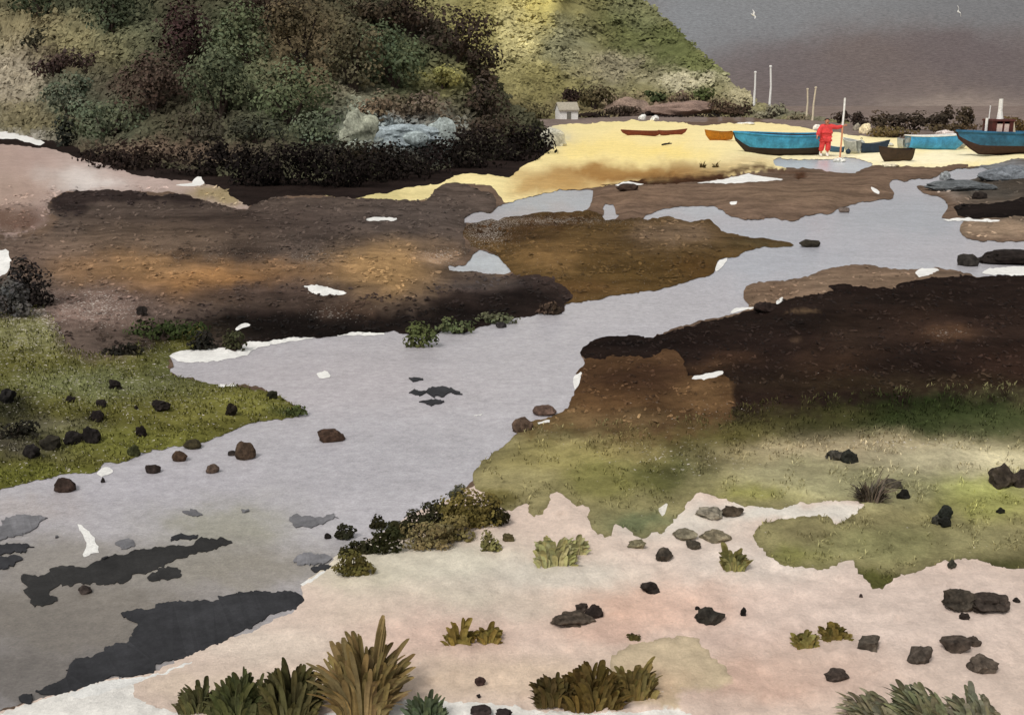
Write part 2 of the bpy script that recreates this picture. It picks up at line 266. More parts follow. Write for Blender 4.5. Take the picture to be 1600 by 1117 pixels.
# patches of colour within each surface: px, py, radius x, radius y, colour, strength
BLOB = {
 'beach': [(980,272,130,12,(150,108,58),.95),(860,290,70,16,(170,128,72),.8),(1090,262,50,12,(150,115,70),.7),(960,235,110,18,(240,216,140),.8),(1060,238,40,8,(240,212,120),.5),(1170,255,40,10,(190,160,105),.6),(1400,248,180,12,(246,236,200),.9),(1300,225,120,14,(246,234,190),.6),(560,305,120,12,(200,186,130),.9),(760,285,45,14,(240,225,165),.6),(960,196,80,6,(228,212,150),.6),(860,215,20,14,(196,190,168),.9),(1060,280,60,6,(110,78,45),.8)],
 'shell_sand': [(30,345,60,22,(82,56,46),.95),(115,275,40,14,(212,203,196),.8),(140,288,50,8,(214,206,200),.7),(340,305,50,14,(146,130,94),.9),(20,250,60,25,(172,148,140),.7),(20,300,60,20,(160,136,124),.7),(-300,280,250,80,(160,140,120),.9)],
 'left_bank': [(200,425,90,22,(134,104,72),.8),(330,440,110,22,(160,118,74),.95),(600,418,70,38,(160,128,88),.95),(230,415,80,22,(146,114,80),.9),(120,385,60,14,(118,98,82),.7),(450,420,90,12,(132,102,72),.6),(280,395,26,18,(62,50,44),.7),(380,390,30,20,(58,48,42),.8),(110,390,40,14,(128,110,96),.5),(520,375,70,20,(66,57,52),.7),(430,455,90,16,(70,58,52),.8),(215,345,60,10,(64,54,48),.7),(480,345,200,18,(72,61,55),.85),(330,345,60,14,(60,50,45),.7),(250,370,120,20,(96,80,66),.7),(150,480,90,30,(124,104,94),.9),(50,400,60,20,(110,92,80),.7),(400,460,120,16,(80,66,58),.8),(640,340,100,30,(82,72,66),.8),(690,400,30,12,(170,140,112),.6),(140,420,60,20,(132,104,78),.6),(30,480,40,30,(80,74,68),.8)],
 'low_dark_bank': [(450,514,220,22,(20,16,14),1),(820,462,70,16,(30,24,22),.95),(660,494,190,24,(24,19,17),.98),(330,535,90,10,(26,22,20),.9),(750,440,60,8,(72,66,64),.8),(560,478,60,12,(84,66,54),.7),(380,470,100,12,(74,62,54),.7),(250,520,80,14,(70,60,48),.8)],
 'ochre_bank': [(760,360,30,24,(58,40,24),.9),(860,345,100,8,(66,46,26),.9),(870,398,60,18,(126,98,62),.8),(820,365,40,12,(60,44,28),.7),(980,400,70,20,(78,60,34),.7),(1050,365,60,18,(116,96,76),.9),(1010,430,90,20,(88,68,38),.8),(1090,420,40,16,(84,62,34),.8),(900,452,60,12,(92,68,40),.7),(1190,382,50,8,(78,66,44),.9),(960,350,40,12,(80,62,36),.7)],
 'brown_bank': [(1250,300,150,20,(118,98,80),.6),(1000,305,60,14,(120,98,80),.7),(1350,285,60,16,(112,92,76),.6),(960,345,30,8,(104,84,70),.6)],
 'marsh': [(60,520,100,25,(126,124,84),.8),(150,600,120,22,(118,122,84),.7),(300,570,60,22,(84,88,52),.8),(400,630,70,16,(112,110,56),.7),(200,540,60,10,(62,64,36),.8),(40,690,80,24,(78,72,66),.95),(20,640,40,24,(40,40,30),.9),(100,670,60,14,(84,80,68),.8),(200,690,120,20,(116,116,58),.8),(60,745,120,18,(106,108,50),.7),(460,645,30,8,(70,76,44),.8),(260,650,70,16,(120,116,62),.5)],
 'tan_bank': [(1300,445,80,16,(126,106,88),.7),(1210,455,40,14,(104,84,68),.7),(1480,425,60,8,(112,96,82),.6)],
 'right_mud': [(1560,360,80,14,(152,130,108),.9),(1470,310,40,16,(134,114,98),.8),(1540,295,90,14,(72,68,62),.85),(1450,300,30,14,(150,136,124),.8),(1590,285,60,12,(60,52,44),.7),(1560,262,60,8,(128,130,132),.9),(1500,275,50,5,(140,144,146),.9)],
 'brown_slope': [(1010,590,90,24,(62,44,32),.9),(1100,625,45,30,(112,86,58),.85),(930,640,60,26,(94,70,46),.8),(860,665,40,18,(98,80,52),.8),(960,660,90,14,(122,100,70),.7),(850,710,70,26,(128,118,72),.85)],
 'black_bank': [(1010,540,80,12,(26,20,18),.9),(1250,505,60,12,(28,22,19),.9),(1350,470,120,10,(34,26,22),.8),(1300,570,60,30,(58,42,31),.7),(1560,570,60,30,(54,38,30),.7),(1440,500,40,24,(60,44,34),.6),(1100,575,30,8,(84,62,44),.7),(1160,540,120,20,(38,28,24),.8),(1500,520,150,30,(46,34,28),.8),(1480,520,40,8,(84,62,46),.7),(1200,620,60,30,(46,34,28),.8),(1400,600,200,14,(54,44,30),.6),(1140,560,40,10,(70,50,36),.5),(1330,520,40,30,(52,40,32),.6)],
 'olive_slope': [(1420,645,260,40,(38,48,22),1),(1190,640,80,24,(66,58,34),.8),(1250,650,90,22,(66,62,36),.9),(1560,660,110,22,(70,76,46),.9),(1290,668,50,22,(58,58,32),.8),(1080,690,90,28,(72,68,36),.95),(1040,740,56,34,(78,80,44),.85),(1150,690,50,22,(92,86,42),.85),(1230,720,30,20,(64,66,38),.7),(960,700,70,24,(128,114,74),.7),(1010,670,70,14,(116,102,64),.7),(850,715,80,22,(140,130,82),.7),(780,775,30,14,(92,84,44),.8),(940,750,60,30,(118,116,62),.7),(1000,815,50,16,(98,108,78),.8),(1340,706,150,20,(192,174,140),.95),(1490,722,160,24,(198,188,154),.9),(1250,742,90,26,(176,168,130),.9),(1400,760,150,22,(176,172,132),.7),(1550,785,80,24,(160,160,92),.75),(1530,760,50,16,(172,174,104),.7),(1180,770,50,14,(140,138,74),.7),(1260,845,70,30,(146,140,98),.8),(1390,850,100,26,(154,152,106),.7),(1375,905,28,16,(84,84,44),.95),(1560,880,50,12,(86,86,50),.9),(1240,870,40,14,(120,120,66),.7),(1540,840,70,24,(150,144,104),.6),(1260,830,40,16,(126,116,84),.6)],
 'sand': [(1040,945,150,40,(216,178,156),.9),(1350,950,260,70,(212,191,178),.8),(950,990,60,20,(204,170,152),.6),(1180,1000,80,18,(206,180,166),.6),(800,950,90,18,(205,193,176),.6),(560,960,60,20,(206,190,172),.6),(1500,1050,70,20,(205,186,172),.6),(700,930,70,14,(198,192,172),.5),(680,1000,110,34,(212,184,168),.8),(650,880,170,34,(208,201,182),.9),(880,900,120,24,(210,204,190),.7),(1200,1060,140,36,(200,168,150),.85),(1250,800,130,14,(222,216,204),.9),(1060,820,80,24,(215,207,194),.8),(800,1060,190,30,(206,184,160),.75),(560,900,60,24,(206,198,176),.6),(1450,960,200,60,(212,194,181),.7),(1290,1040,80,30,(206,182,166),.6),(420,1010,110,26,(214,200,184),.7),(300,1070,90,20,(208,190,170),.7),(1180,880,130,30,(220,208,196),.7),(520,1060,120,40,(208,190,172),.5)],
 'tan_sand': [(1020,1070,60,24,(198,170,142),.7)],
}
SPECK = [(150,480,90,36,.5),(300,400,200,26,.2),(500,400,60,20,.25),(760,365,40,24,.45),(860,345,110,8,.45),(1050,720,100,40,.25),(1100,640,120,20,.2),(1400,690,140,10,.4),(690,400,40,14,.5),(470,440,90,26,.12),(120,285,70,14,.3),(1000,700,200,50,.1),(1070,1080,90,22,.3),(1480,520,40,10,.4),(520,490,60,18,.4),(30,520,80,60,.15),(200,600,200,60,.12)]
def inpoly(x, y, P):
    P = np.asarray(P); r = np.zeros(len(x), bool); j = len(P) - 1
    for i in range(len(P)):
        xi, yi = P[i]; xj, yj = P[j]
        c = (yi > y) != (yj > y)
        if c.any():
            r ^= c & (x < (xj - xi) * (y - yi) / ((yj - yi) if yj != yi else 1e-9) + xi)
        j = i
    return r
Wp = {k: rough_line(p) for k, p in WATER.items()}
Rp = [rough_line(r[2], amp=(2.0 if r[0][0] == 'w' and r[0][1:].isdigit() else 3.0)) for r in REG]
SEG = []
for p in Wp.values():
    for i in range(len(p)): SEG.append((*p[i], *p[(i + 1) % len(p)]))
SEG = np.array(SEG)
def shore_dist(x, y):
    """pixels to the nearest water's edge"""
    x = np.atleast_1d(np.asarray(x, float)); y = np.atleast_1d(np.asarray(y, float)); out_ = np.empty(len(x))
    ax, ay, bx, by = SEG.T; dx, dy = bx - ax, by - ay; l2 = dx * dx + dy * dy + 1e-9
    for s in range(0, len(x), 2000):
        X = x[s:s + 2000, None]; Y = y[s:s + 2000, None]
        t = np.clip(((X - ax) * dx + (Y - ay) * dy) / l2, 0, 1)
        out_[s:s + 2000] = np.sqrt(((X - ax - t * dx) ** 2 + (Y - ay - t * dy) ** 2).min(1))
    return out_
def lift(x, y):
    """how far the land stands above the water, in pixels of the view at that distance"""
    d = shore_dist(x, y); x = np.atleast_1d(x); y = np.atleast_1d(y)
    k = np.clip((y - 175) / 300, 0, 1)
    h = 1.0 + (5 + 20 * k) * (1 - np.exp(-d / (22 + 60 * k)))
    n = np.array([fb(a / (50 + 60 * 0), b / 22, 1.7, 3) for a, b in zip(x, y)])
    h = h + n * (1.5 + 4.5 * k) * (1 - np.exp(-d / 25))
    inw = np.zeros(len(x), bool)
    for P in Wp.values(): inw |= inpoly(x, y, P)
    return np.where(inw, np.minimum(1.0, .5 + 0 * h), h)
def place(x, y):
    """world points for pixels on the land"""
    x = np.atleast_1d(np.asarray(x, float)); y = np.atleast_1d(np.asarray(y, float))
    h = lift(x, y); a, b, c = rays(x, y + h)
    t = -CAM_H / c; X = a * t; Y = b * t                  # foot on the water plane
    a2, b2, c2 = rays(x, y); s = Y / b2
    return np.stack([a2 * s, Y, CAM_H + c2 * s], 1)
def ground_at(px, py): return Vector(place([px], [py])[0])
def tint(base, blobs, x, y, wob=1.0):
    col = np.tile(np.array(L(base)), (len(x), 1))
    wx = np.array([fb(a / 40, b / 24, 5.5, 4) for a, b in zip(x, y)]) * 18 * wob
    wy = np.array([fb(a / 40, b / 24, 8.5, 4) for a, b in zip(x, y)]) * 9 * wob
    for (bx, by, rx, ry, c, s) in blobs:
        d2 = ((x + wx - bx) / rx) ** 2 + ((y + wy - by) / ry) ** 2
        f = s * np.clip(1.35 * np.exp(-d2 * .9), 0, 1)
        col += (np.array(L(c)) - col) * f[:, None]
    return col
SOFT = {'low_dark_bank': (34, lambda x, y: not (y > 465 and x > 380) and not x > 780), 'marsh': (22, lambda x, y: y < 560 and x < 262),
 'brown_slope': (10, lambda x, y: y > 560 and x > 940), 'olive_slope': (44, lambda x, y: y < 690 and x > 830), 'black_bank': (9, lambda x, y: 1100 < x < 1170 and y > 600),
 'tan_bank': (16, lambda x, y: y < 440), 'left_bank_crest': (10, lambda x, y: y > 318), 'left_bank': (12, lambda x, y: x < 95), 'wrack_strip': (10, lambda x, y: y < 278),
 'right_mud': (18, lambda x, y: x < 1510 and 285 < y < 338 or y > 368), 'tan_sand': (10, lambda x, y: y > 1060), 'black_bank_gap': (6, lambda x, y: True), 'black_bank_gap2': (6, lambda x, y: True),
 'shell_sand': (16, lambda x, y: y > 335 or y < 215), 'far_land': (5, lambda x, y: y < 190)}
def build_land():
    rnd = random.Random(4)
    pts, edges = [], []
    for P in list(Wp.values()) + Rp:
        n = len(pts)
        pts += [Vector((min(2500, max(-1500, x)), min(1400, max(166, y)))) for x, y in P]
        edges += [(n + i, n + (i + 1) % len(P)) for i in range(len(P))]
    y = 190.0
    while y < 1125:
        sp = 6.5 if y > 300 else 5
        x = -20.0
        while x < 1625:
            pts.append(Vector((x + rnd.uniform(-.4, .4) * sp, y + rnd.uniform(-.4, .4) * sp))); x += sp * 1.25
        y += sp
    for i in range(2600):
        x = rnd.uniform(-1500, 2500); y = rnd.choice([rnd.uniform(168, 400), rnd.uniform(168, 1400)])
        if not (-20 < x < 1620 and 190 < y < 1125): pts.append(Vector((x, y)))
    vs_, es_, fs_, *_r = mg.delaunay_2d_cdt(pts, edges, [], 0, 1e-4)
    V = np.array([(v.x, v.y) for v in vs_]); Fa = np.array([f[:] for f in fs_])
    cen = V[Fa].mean(1); cx, cy = cen[:, 0], cen[:, 1]
    inw = np.zeros(len(Fa), bool)
    for P in Wp.values(): inw |= inpoly(cx, cy, P)
    reg = np.zeros(len(Fa), int)
    for i, P in enumerate(Rp): reg[inpoly(cx, cy, P)] = i
    isw = np.array([REG[r][0][0] == 'w' and REG[r][0][1:].isdigit() for r in reg])
    keep = ~inw | isw
    W3 = place(V[:, 0], V[:, 1])
    # painted glints lying in open water stay just above it
    per_obj = {}
    for r in range(len(REG)):
        fi = np.where((reg == r) & keep)[0]
        if len(fi) == 0: continue
        name, oname, _p, base, rim, spk = REG[r]
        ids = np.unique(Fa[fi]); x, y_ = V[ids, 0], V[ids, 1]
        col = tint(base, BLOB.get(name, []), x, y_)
        if rim:
            P = np.array(Rp[r]); P2 = np.roll(P, -1, 0); dd = np.full(len(ids), 1e9)
            for s in range(len(P)):
                dx, dy = P2[s] - P[s]; l2 = dx * dx + dy * dy + 1e-9
                t = np.clip(((x - P[s][0]) * dx + (y_ - P[s][1]) * dy) / l2, 0, 1)
                dd = np.minimum(dd, (x - P[s][0] - t * dx) ** 2 + (y_ - P[s][1] - t * dy) ** 2)
            col *= (1 - .22 * np.exp(-np.sqrt(dd) / 2.5))[:, None]
        if name in SOFT:
            wd, cond = SOFT[name]; P = np.array(Rp[r]); P2 = np.roll(P, -1, 0); dd = np.full(len(ids), 1e9)
            for q in range(len(P)):
                if not cond(*((P[q] + P2[q]) / 2)): continue
                dx, dy = P2[q] - P[q]; l2 = dx * dx + dy * dy + 1e-9
                t = np.clip(((x - P[q][0]) * dx + (y_ - P[q][1]) * dy) / l2, 0, 1)
                dd = np.minimum(dd, (x - P[q][0] - t * dx) ** 2 + (y_ - P[q][1] - t * dy) ** 2)
            dn = np.sqrt(dd) / wd + .35 * np.array([fb(a / 14, b / 8, 6.6, 3) for a, b in zip(x, y_)]) * (np.sqrt(dd) > .5)
            al = np.clip(dn, 0, 1); al = al * al * (3 - 2 * al)
            und = np.zeros(len(ids), int)
            for j in range(r): und[inpoly(x, y_, Rp[j])] = j
            for j in np.unique(und):
                k = und == j; uc = tint(REG[j][2 + 1], BLOB.get(REG[j][0], []), x[k], y_[k])
                col[k] = uc + (col[k] - uc) * al[k][:, None]
        sp = np.full(len(ids), spk, float)
        for (bx, by, rx, ry, a) in SPECK: sp += a * np.exp(-((x - bx) / rx) ** 2 - ((y_ - by) / ry) ** 2)
        if name[0] == 'w' and name[1:].isdigit(): sp[:] = 0
        per_obj.setdefault(oname, []).append((fi, ids, col, sp))
    for oname, L_ in per_obj.items():
        vmap = {}; VV = []; FF = []; CC = []; SS = []
        for fi, ids, col, sp in L_:
            lut = {int(i): k for k, i in enumerate(ids)}
            for f in fi:
                g = []
                for v in Fa[f]:
                    v = int(v)
                    if v not in vmap:
                        vmap[v] = len(VV); VV.append(tuple(W3[v]))
                    g.append(vmap[v]); k = lut[v]; CC.append((*col[k], 1)); SS.append(sp[k])
                FF.append(g)
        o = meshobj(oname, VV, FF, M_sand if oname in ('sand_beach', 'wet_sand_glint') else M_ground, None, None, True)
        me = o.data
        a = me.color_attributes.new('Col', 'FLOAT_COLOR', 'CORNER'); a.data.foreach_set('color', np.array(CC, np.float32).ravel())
        s = me.attributes.new('speck', 'FLOAT', 'CORNER'); s.data.foreach_set('value', np.array(SS, np.float32))
        if me.polygons[0].normal.z < 0: me.flip_normals()
        tag(o, kind='structure')
build_land()
# ------------------------------------------------------------------ water and the deep ground under everything
WB = [(350,820,90,40,(150,147,128),.8),(130,960,250,76,(120,113,104),.98),(60,1060,130,60,(104,98,92),.95),(400,890,120,30,(142,135,126),.8),(300,880,180,30,(138,132,120),.8),(60,880,90,40,(132,125,117),.8),(40,790,80,20,(166,156,150),.6),(520,600,220,50,(182,175,177),.7),(250,760,150,30,(172,168,173),.6),(1400,340,120,30,(162,165,170),.8),(1200,400,150,40,(168,170,176),.8),(620,720,200,60,(172,169,173),.6),(840,310,120,14,(176,180,186),.9),(1290,260,90,10,(196,200,204),.9),(560,480,400,20,(184,180,180),.4),(1090,325,90,8,(178,180,184),.8),(760,410,60,16,(190,196,200),.9),(80,870,100,30,(140,134,126),.7),(1400,425,100,12,(180,182,186),.6),(1480,260,60,8,(190,194,196),.8)]
def build_water():
    xs = np.concatenate([np.linspace(-1500, -40, 20), np.linspace(-20, 1620, 180), np.linspace(1640, 2500, 14)])
    ys = np.concatenate([np.linspace(200, 240, 6), np.linspace(244, 1120, 130), np.linspace(1150, 1420, 8)])
    X, Y = np.meshgrid(xs, ys); x, y = X.ravel(), Y.ravel()
    a, b, c = rays(x, y); t = -CAM_H / c
    V = np.stack([a * t, b * t, np.zeros_like(t)], 1); n = len(xs)
    Fq = [(i * n + j, (i + 1) * n + j, (i + 1) * n + j + 1, i * n + j + 1) for i in range(len(ys) - 1) for j in range(n - 1)]
    o = meshobj('water', V, Fq, M_water, None, None, True)
    col = np.ones((len(x), 4), np.float32); col[:, :3] = tint((178, 174, 177), WB, x, y, 1.6)
    at_ = o.data.color_attributes.new('Col', 'FLOAT_COLOR', 'POINT'); at_.data.foreach_set('color', col.ravel())
    if o.data.polygons[0].normal.z < 0: o.data.flip_normals()
    tag(o, kind='structure')
build_water()
M_deep = solid('dull earth', (104, 92, 76), .95, .3, .3)
g = MB(); g.V = [(-3000, -60, -.4), (3000, -60, -.4), (3000, 5000, -.4), (-3000, 5000, -.4)]; g.F = [(0, 1, 2, 3)]
tag(g.build('ground', M_deep), kind='structure')
# dark reflections and shadows on the creek, modelled as thin dark-coloured slabs
REFLECTIONS = [
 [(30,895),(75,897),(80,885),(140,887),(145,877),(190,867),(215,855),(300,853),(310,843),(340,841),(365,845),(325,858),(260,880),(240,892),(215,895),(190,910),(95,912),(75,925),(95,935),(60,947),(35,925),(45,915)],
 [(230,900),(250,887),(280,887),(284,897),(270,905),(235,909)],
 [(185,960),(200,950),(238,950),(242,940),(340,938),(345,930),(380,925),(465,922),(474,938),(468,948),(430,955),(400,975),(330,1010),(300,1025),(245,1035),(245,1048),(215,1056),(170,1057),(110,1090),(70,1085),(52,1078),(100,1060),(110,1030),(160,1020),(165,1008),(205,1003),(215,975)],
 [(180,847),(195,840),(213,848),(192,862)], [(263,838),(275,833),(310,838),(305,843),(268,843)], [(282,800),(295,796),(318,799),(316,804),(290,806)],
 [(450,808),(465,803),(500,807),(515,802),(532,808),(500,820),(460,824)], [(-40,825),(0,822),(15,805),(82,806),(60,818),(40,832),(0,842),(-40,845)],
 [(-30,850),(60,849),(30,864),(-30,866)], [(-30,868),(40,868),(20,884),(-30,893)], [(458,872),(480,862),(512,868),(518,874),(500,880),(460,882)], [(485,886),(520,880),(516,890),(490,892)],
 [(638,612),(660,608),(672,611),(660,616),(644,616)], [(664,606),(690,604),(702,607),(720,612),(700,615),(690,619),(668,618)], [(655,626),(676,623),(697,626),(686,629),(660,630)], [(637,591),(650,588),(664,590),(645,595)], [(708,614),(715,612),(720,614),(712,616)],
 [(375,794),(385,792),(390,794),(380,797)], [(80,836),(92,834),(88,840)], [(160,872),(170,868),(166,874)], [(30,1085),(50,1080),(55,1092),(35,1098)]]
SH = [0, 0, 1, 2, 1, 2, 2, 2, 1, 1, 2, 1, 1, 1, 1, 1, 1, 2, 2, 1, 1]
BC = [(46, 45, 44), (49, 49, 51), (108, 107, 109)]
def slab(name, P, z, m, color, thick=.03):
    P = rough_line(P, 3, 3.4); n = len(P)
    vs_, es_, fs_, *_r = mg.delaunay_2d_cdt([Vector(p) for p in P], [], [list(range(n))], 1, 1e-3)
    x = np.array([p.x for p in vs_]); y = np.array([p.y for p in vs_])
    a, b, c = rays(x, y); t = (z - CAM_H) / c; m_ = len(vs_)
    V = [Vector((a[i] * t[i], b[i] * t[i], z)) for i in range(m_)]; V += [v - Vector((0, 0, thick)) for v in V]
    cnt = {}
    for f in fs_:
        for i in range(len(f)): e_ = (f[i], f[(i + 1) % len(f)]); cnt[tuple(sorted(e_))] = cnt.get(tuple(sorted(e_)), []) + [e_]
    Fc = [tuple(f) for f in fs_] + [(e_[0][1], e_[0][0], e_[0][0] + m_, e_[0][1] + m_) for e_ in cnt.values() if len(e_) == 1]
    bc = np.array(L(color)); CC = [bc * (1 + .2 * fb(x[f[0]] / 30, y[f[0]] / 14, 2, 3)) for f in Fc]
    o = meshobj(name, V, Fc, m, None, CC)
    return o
M_reflection = mat('painted reflection', lambda t, b: grain(t, b, vcol(t), .3, 2.5, .25, .01, .6, None, .1, .14, mott=.25))
for i, p in enumerate(REFLECTIONS):
    tag(slab('dark_reflection', p, .006 + .0006 * i, M_reflection, BC[SH[i]]), kind='structure')
# ------------------------------------------------------------------ hills
class Hill:
    def __init__(s, foot, crest, rate): s.foot = foot; s.crest = crest; s.rate = rate
    def fy(s, x): return float(np.interp(x, [p[0] for p in s.foot], [p[1] for p in s.foot]))
    def cy(s, x): return float(np.interp(x, [p[0] for p in s.crest], [p[1] for p in s.crest]))
    def d(s, x, y):
        f = s.fy(x); d0 = depth(at(x, f)); k = max(0, f - y)
        bump = fb(x / 60, y / 45, 2.2, 4) * min(s.rate, .3) * 14 * min(1, k / 30)
        return d0 + k * s.rate * (1.25 - .25 * min(1, k / 200)) + bump
    def p(s, x, y): return at_depth(x, y, s.d(x, y))
near = Hill([(-1400,185),(-600,190),(0,212),(100,235),(170,262),(300,283),(400,302),(540,303),(690,276),(760,262),(830,245),(862,232)],
            [(-1400,-260),(-600,-330),(300,-300),(520,-70),(600,-12),(680,36),(740,84),(775,130),(800,165),(840,196),(862,231)], .085)
far = Hill([(380,192),(860,194),(930,191),(1000,188),(1100,190),(1180,190),(1300,197),(1330,200)],
           [(380,-420),(600,-330),(800,-180),(1000,-4),(1060,50),(1110,98),(1150,135),(1175,160),(1210,172),(1260,186),(1330,199)], .26)
NB = [(60,60,90,50,(140,130,98),.9),(150,70,50,26,(156,146,108),.9),(20,130,50,50,(164,154,134),.9),(110,8,70,14,(62,64,48),.9),(180,30,40,26,(70,76,58),.9),(290,70,38,44,(58,45,42),.9),(330,120,50,30,(84,90,66),.8),(400,100,55,60,(100,104,78),.85),(230,140,70,34,(72,60,52),.85),(90,100,45,18,(60,48,44),.8),(110,150,40,26,(112,114,96),.8),(480,90,56,70,(106,92,70),.85),(420,20,60,30,(62,55,45),.8),(545,150,40,24,(122,116,96),.8),(620,90,45,50,(86,92,66),.85),(690,130,40,24,(134,130,84),.8),(260,238,140,16,(112,94,80),.85),(650,185,60,24,(108,92,76),.85),(600,245,200,18,(52,46,42),.8),(160,195,50,30,(92,96,78),.8),(450,190,110,26,(86,90,70),.8),(40,190,50,26,(120,112,84),.8),(330,190,60,24,(72,66,54),.7),(200,60,70,40,(92,96,74),.5),(660,30,50,30,(60,52,44),.8),(0,225,60,12,(190,184,172),.8),(560,198,28,28,(160,164,144),.95),(612,213,50,16,(160,170,170),.95),(688,208,24,26,(158,166,160),.95),(650,214,30,12,(150,158,156),.9),(720,210,60,14,(90,80,68),.7),(350,60,40,40,(84,88,66),.6)]
FB = [(830,15,50,40,(196,182,108),.9),(800,60,36,50,(196,186,134),.9),(735,60,40,60,(146,138,88),.9),(940,40,45,40,(112,108,70),.9),(1000,60,50,40,(98,102,62),.9),(880,70,36,40,(134,132,104),.8),(1060,80,40,40,(92,98,60),.85),(960,110,60,24,(144,136,114),.8),(1110,115,30,30,(112,118,74),.8),(1080,130,50,12,(190,182,154),.8),(1155,155,30,20,(160,152,122),.9),(850,130,60,26,(134,126,82),.8),(780,165,60,20,(116,106,74),.8),(1030,175,80,14,(134,112,98),.95),(960,165,30,12,(140,118,104),.8),(1000,20,40,30,(120,122,90),.6),(1240,188,60,12,(120,116,98),.9),(900,170,40,14,(110,98,70),.7)]
def build_hill(H, base, blobs, x0, x1, nx, rows, name):
    V = []; x_ = []; y_ = []
    for i in range(nx + 1):
        x = x0 + (x1 - x0) * i / nx; f, c = H.fy(x), H.cy(x)
        for j in range(rows + 1):
            y = f + 2 + (c - f - 2) * j / rows; V.append(H.p(x, y)); x_.append(x); y_.append(y)
        top = V[-1]
        for k in (1, 2, 3, 4):       # the far side falls away again
            V.append(Vector((top.x * (1 + .12 * k), top.y * (1 + .16 * k), max(-.5, top.z * (1 - .02 * k - .058 * k * k) - .1 * k)))); x_.append(x); y_.append(c)
    m = rows + 5
    Fq = [(i * m + j, (i + 1) * m + j, (i + 1) * m + j + 1, i * m + j + 1) for i in range(nx) for j in range(m - 1)]
    o = meshobj(name, V, Fq, M_hill, None, None, True)
    col = np.ones((len(x_), 4), np.float32); col[:, :3] = tint(base, blobs, np.array(x_), np.array(y_), 1.2)
    a = o.data.color_attributes.new('Col', 'FLOAT_COLOR', 'POINT'); a.data.foreach_set('color', col.ravel())
    tag(o, kind='structure'); return o
build_hill(near, (78, 77, 59), NB, -1400, 862, 240, 60, 'hillside')
build_hill(far, (130, 124, 86), FB, 380, 1330, 170, 50, 'headland')
moor = Hill([(700,166),(1000,166),(1300,166),(1700,166),(2900,166)], [(700,60),(1000,-30),(1120,-60),(1350,-80),(1640,-70),(2000,-90),(2900,40)], 1.6)
build_hill(moor, (112, 103, 100), [(1150,20,150,60,(124,126,128),.95),(1350,-10,260,46,(122,123,124),.95),(1600,0,200,50,(112,112,113),.9),(1060,60,60,60,(126,128,130),.8),(1400,140,240,30,(112,100,95),.8),(1500,168,120,18,(142,128,118),.9),(1250,100,120,40,(104,95,95),.7),(1480,80,120,30,(98,88,88),.7),(1600,110,100,30,(100,91,90),.6),(1350,90,80,26,(108,97,92),.6)], 700, 2900, 200, 40, 'distant_moor')  # upper grey is sky and haze blended into the hill's colour
# ------------------------------------------------------------------ foliage
def dab(V, Fc, p, nrm, r, rnd, squash=.75):
    """one leaf clump: a small irregular, slightly cupped leaf face"""
    u = nrm.cross(Vector((rnd.uniform(-1, 1), rnd.uniform(-1, 1), rnd.uniform(-1, 1))))
    if u.length < 1e-4: u = Vector((1, 0, 0))
    u.normalize(); v = nrm.cross(u); n = len(V); k = 6
    for j in range(k):
        a = 2 * math.pi * j / k; s = r * rnd.uniform(.6, 1.15)
        V.append(p + u * (math.cos(a) * s) + v * (math.sin(a) * s * squash) + nrm * (rnd.uniform(-.2, .2) * r))
    Fc.append(tuple(range(n, n + k)))
def rdir(rnd):
    while True:
        v = Vector((rnd.uniform(-1, 1), rnd.uniform(-1, 1), rnd.uniform(-1, 1)))
        if .05 < v.length < 1: return v.normalized()
def scrub(H, base, blobs, x0, x1, n, size, name, seed, clump):
    rnd = random.Random(seed); xs, ys = [], []
    while len(xs) < n:
        x = rnd.uniform(x0, x1); f, c = H.fy(x), H.cy(x); y = rnd.uniform(max(c, -60) - 2, f)
        if fb(x / 45, y / 30, 7.0, 3) > -.25 - .3 * rnd.random(): xs.append(x); ys.append(y)
    col = tint(base, blobs, np.array(xs), np.array(ys), 1.4)
    V, Fc, CC = [], [], []
    for i, (x, y) in enumerate(zip(xs, ys)):
        d = H.d(x, y); q = d / F; r = size * rnd.uniform(.5, 1.5) * q
        lump = max(0, fb(x / 26, y / 20, 1.1, 3) + .25) * clump * q; t_ = rnd.random() ** .5
        p = at_depth(x, y, d) + Vector((rnd.uniform(-1, 1) * r, -lump * t_ * .7, lump * t_ * .6 + r * .3))
        nr = (Vector((0, -.6, .8)) + rdir(rnd) * .6).normalized()
        dab(V, Fc, p, nr, r, rnd); CC.append(col[i] * (1 + .35 * fb(x / 26, y / 20, 4.1, 2)) * rnd.uniform(.8, 1.25))
    tag(meshobj(name, V, Fc, M_leaf, None, CC), 'low scrub and bracken covering the slope', kind='stuff')
scrub(near, (78, 77, 59), NB, -500, 860, 38000, 4.2, 'hillside_scrub', 1, 20)
scrub(far, (130, 124, 86), FB, 560, 1320, 22000, 3.3, 'headland_scrub', 2, 9)
M_bark = solid('bark', (58, 46, 38), .9, .3, 12, .5)
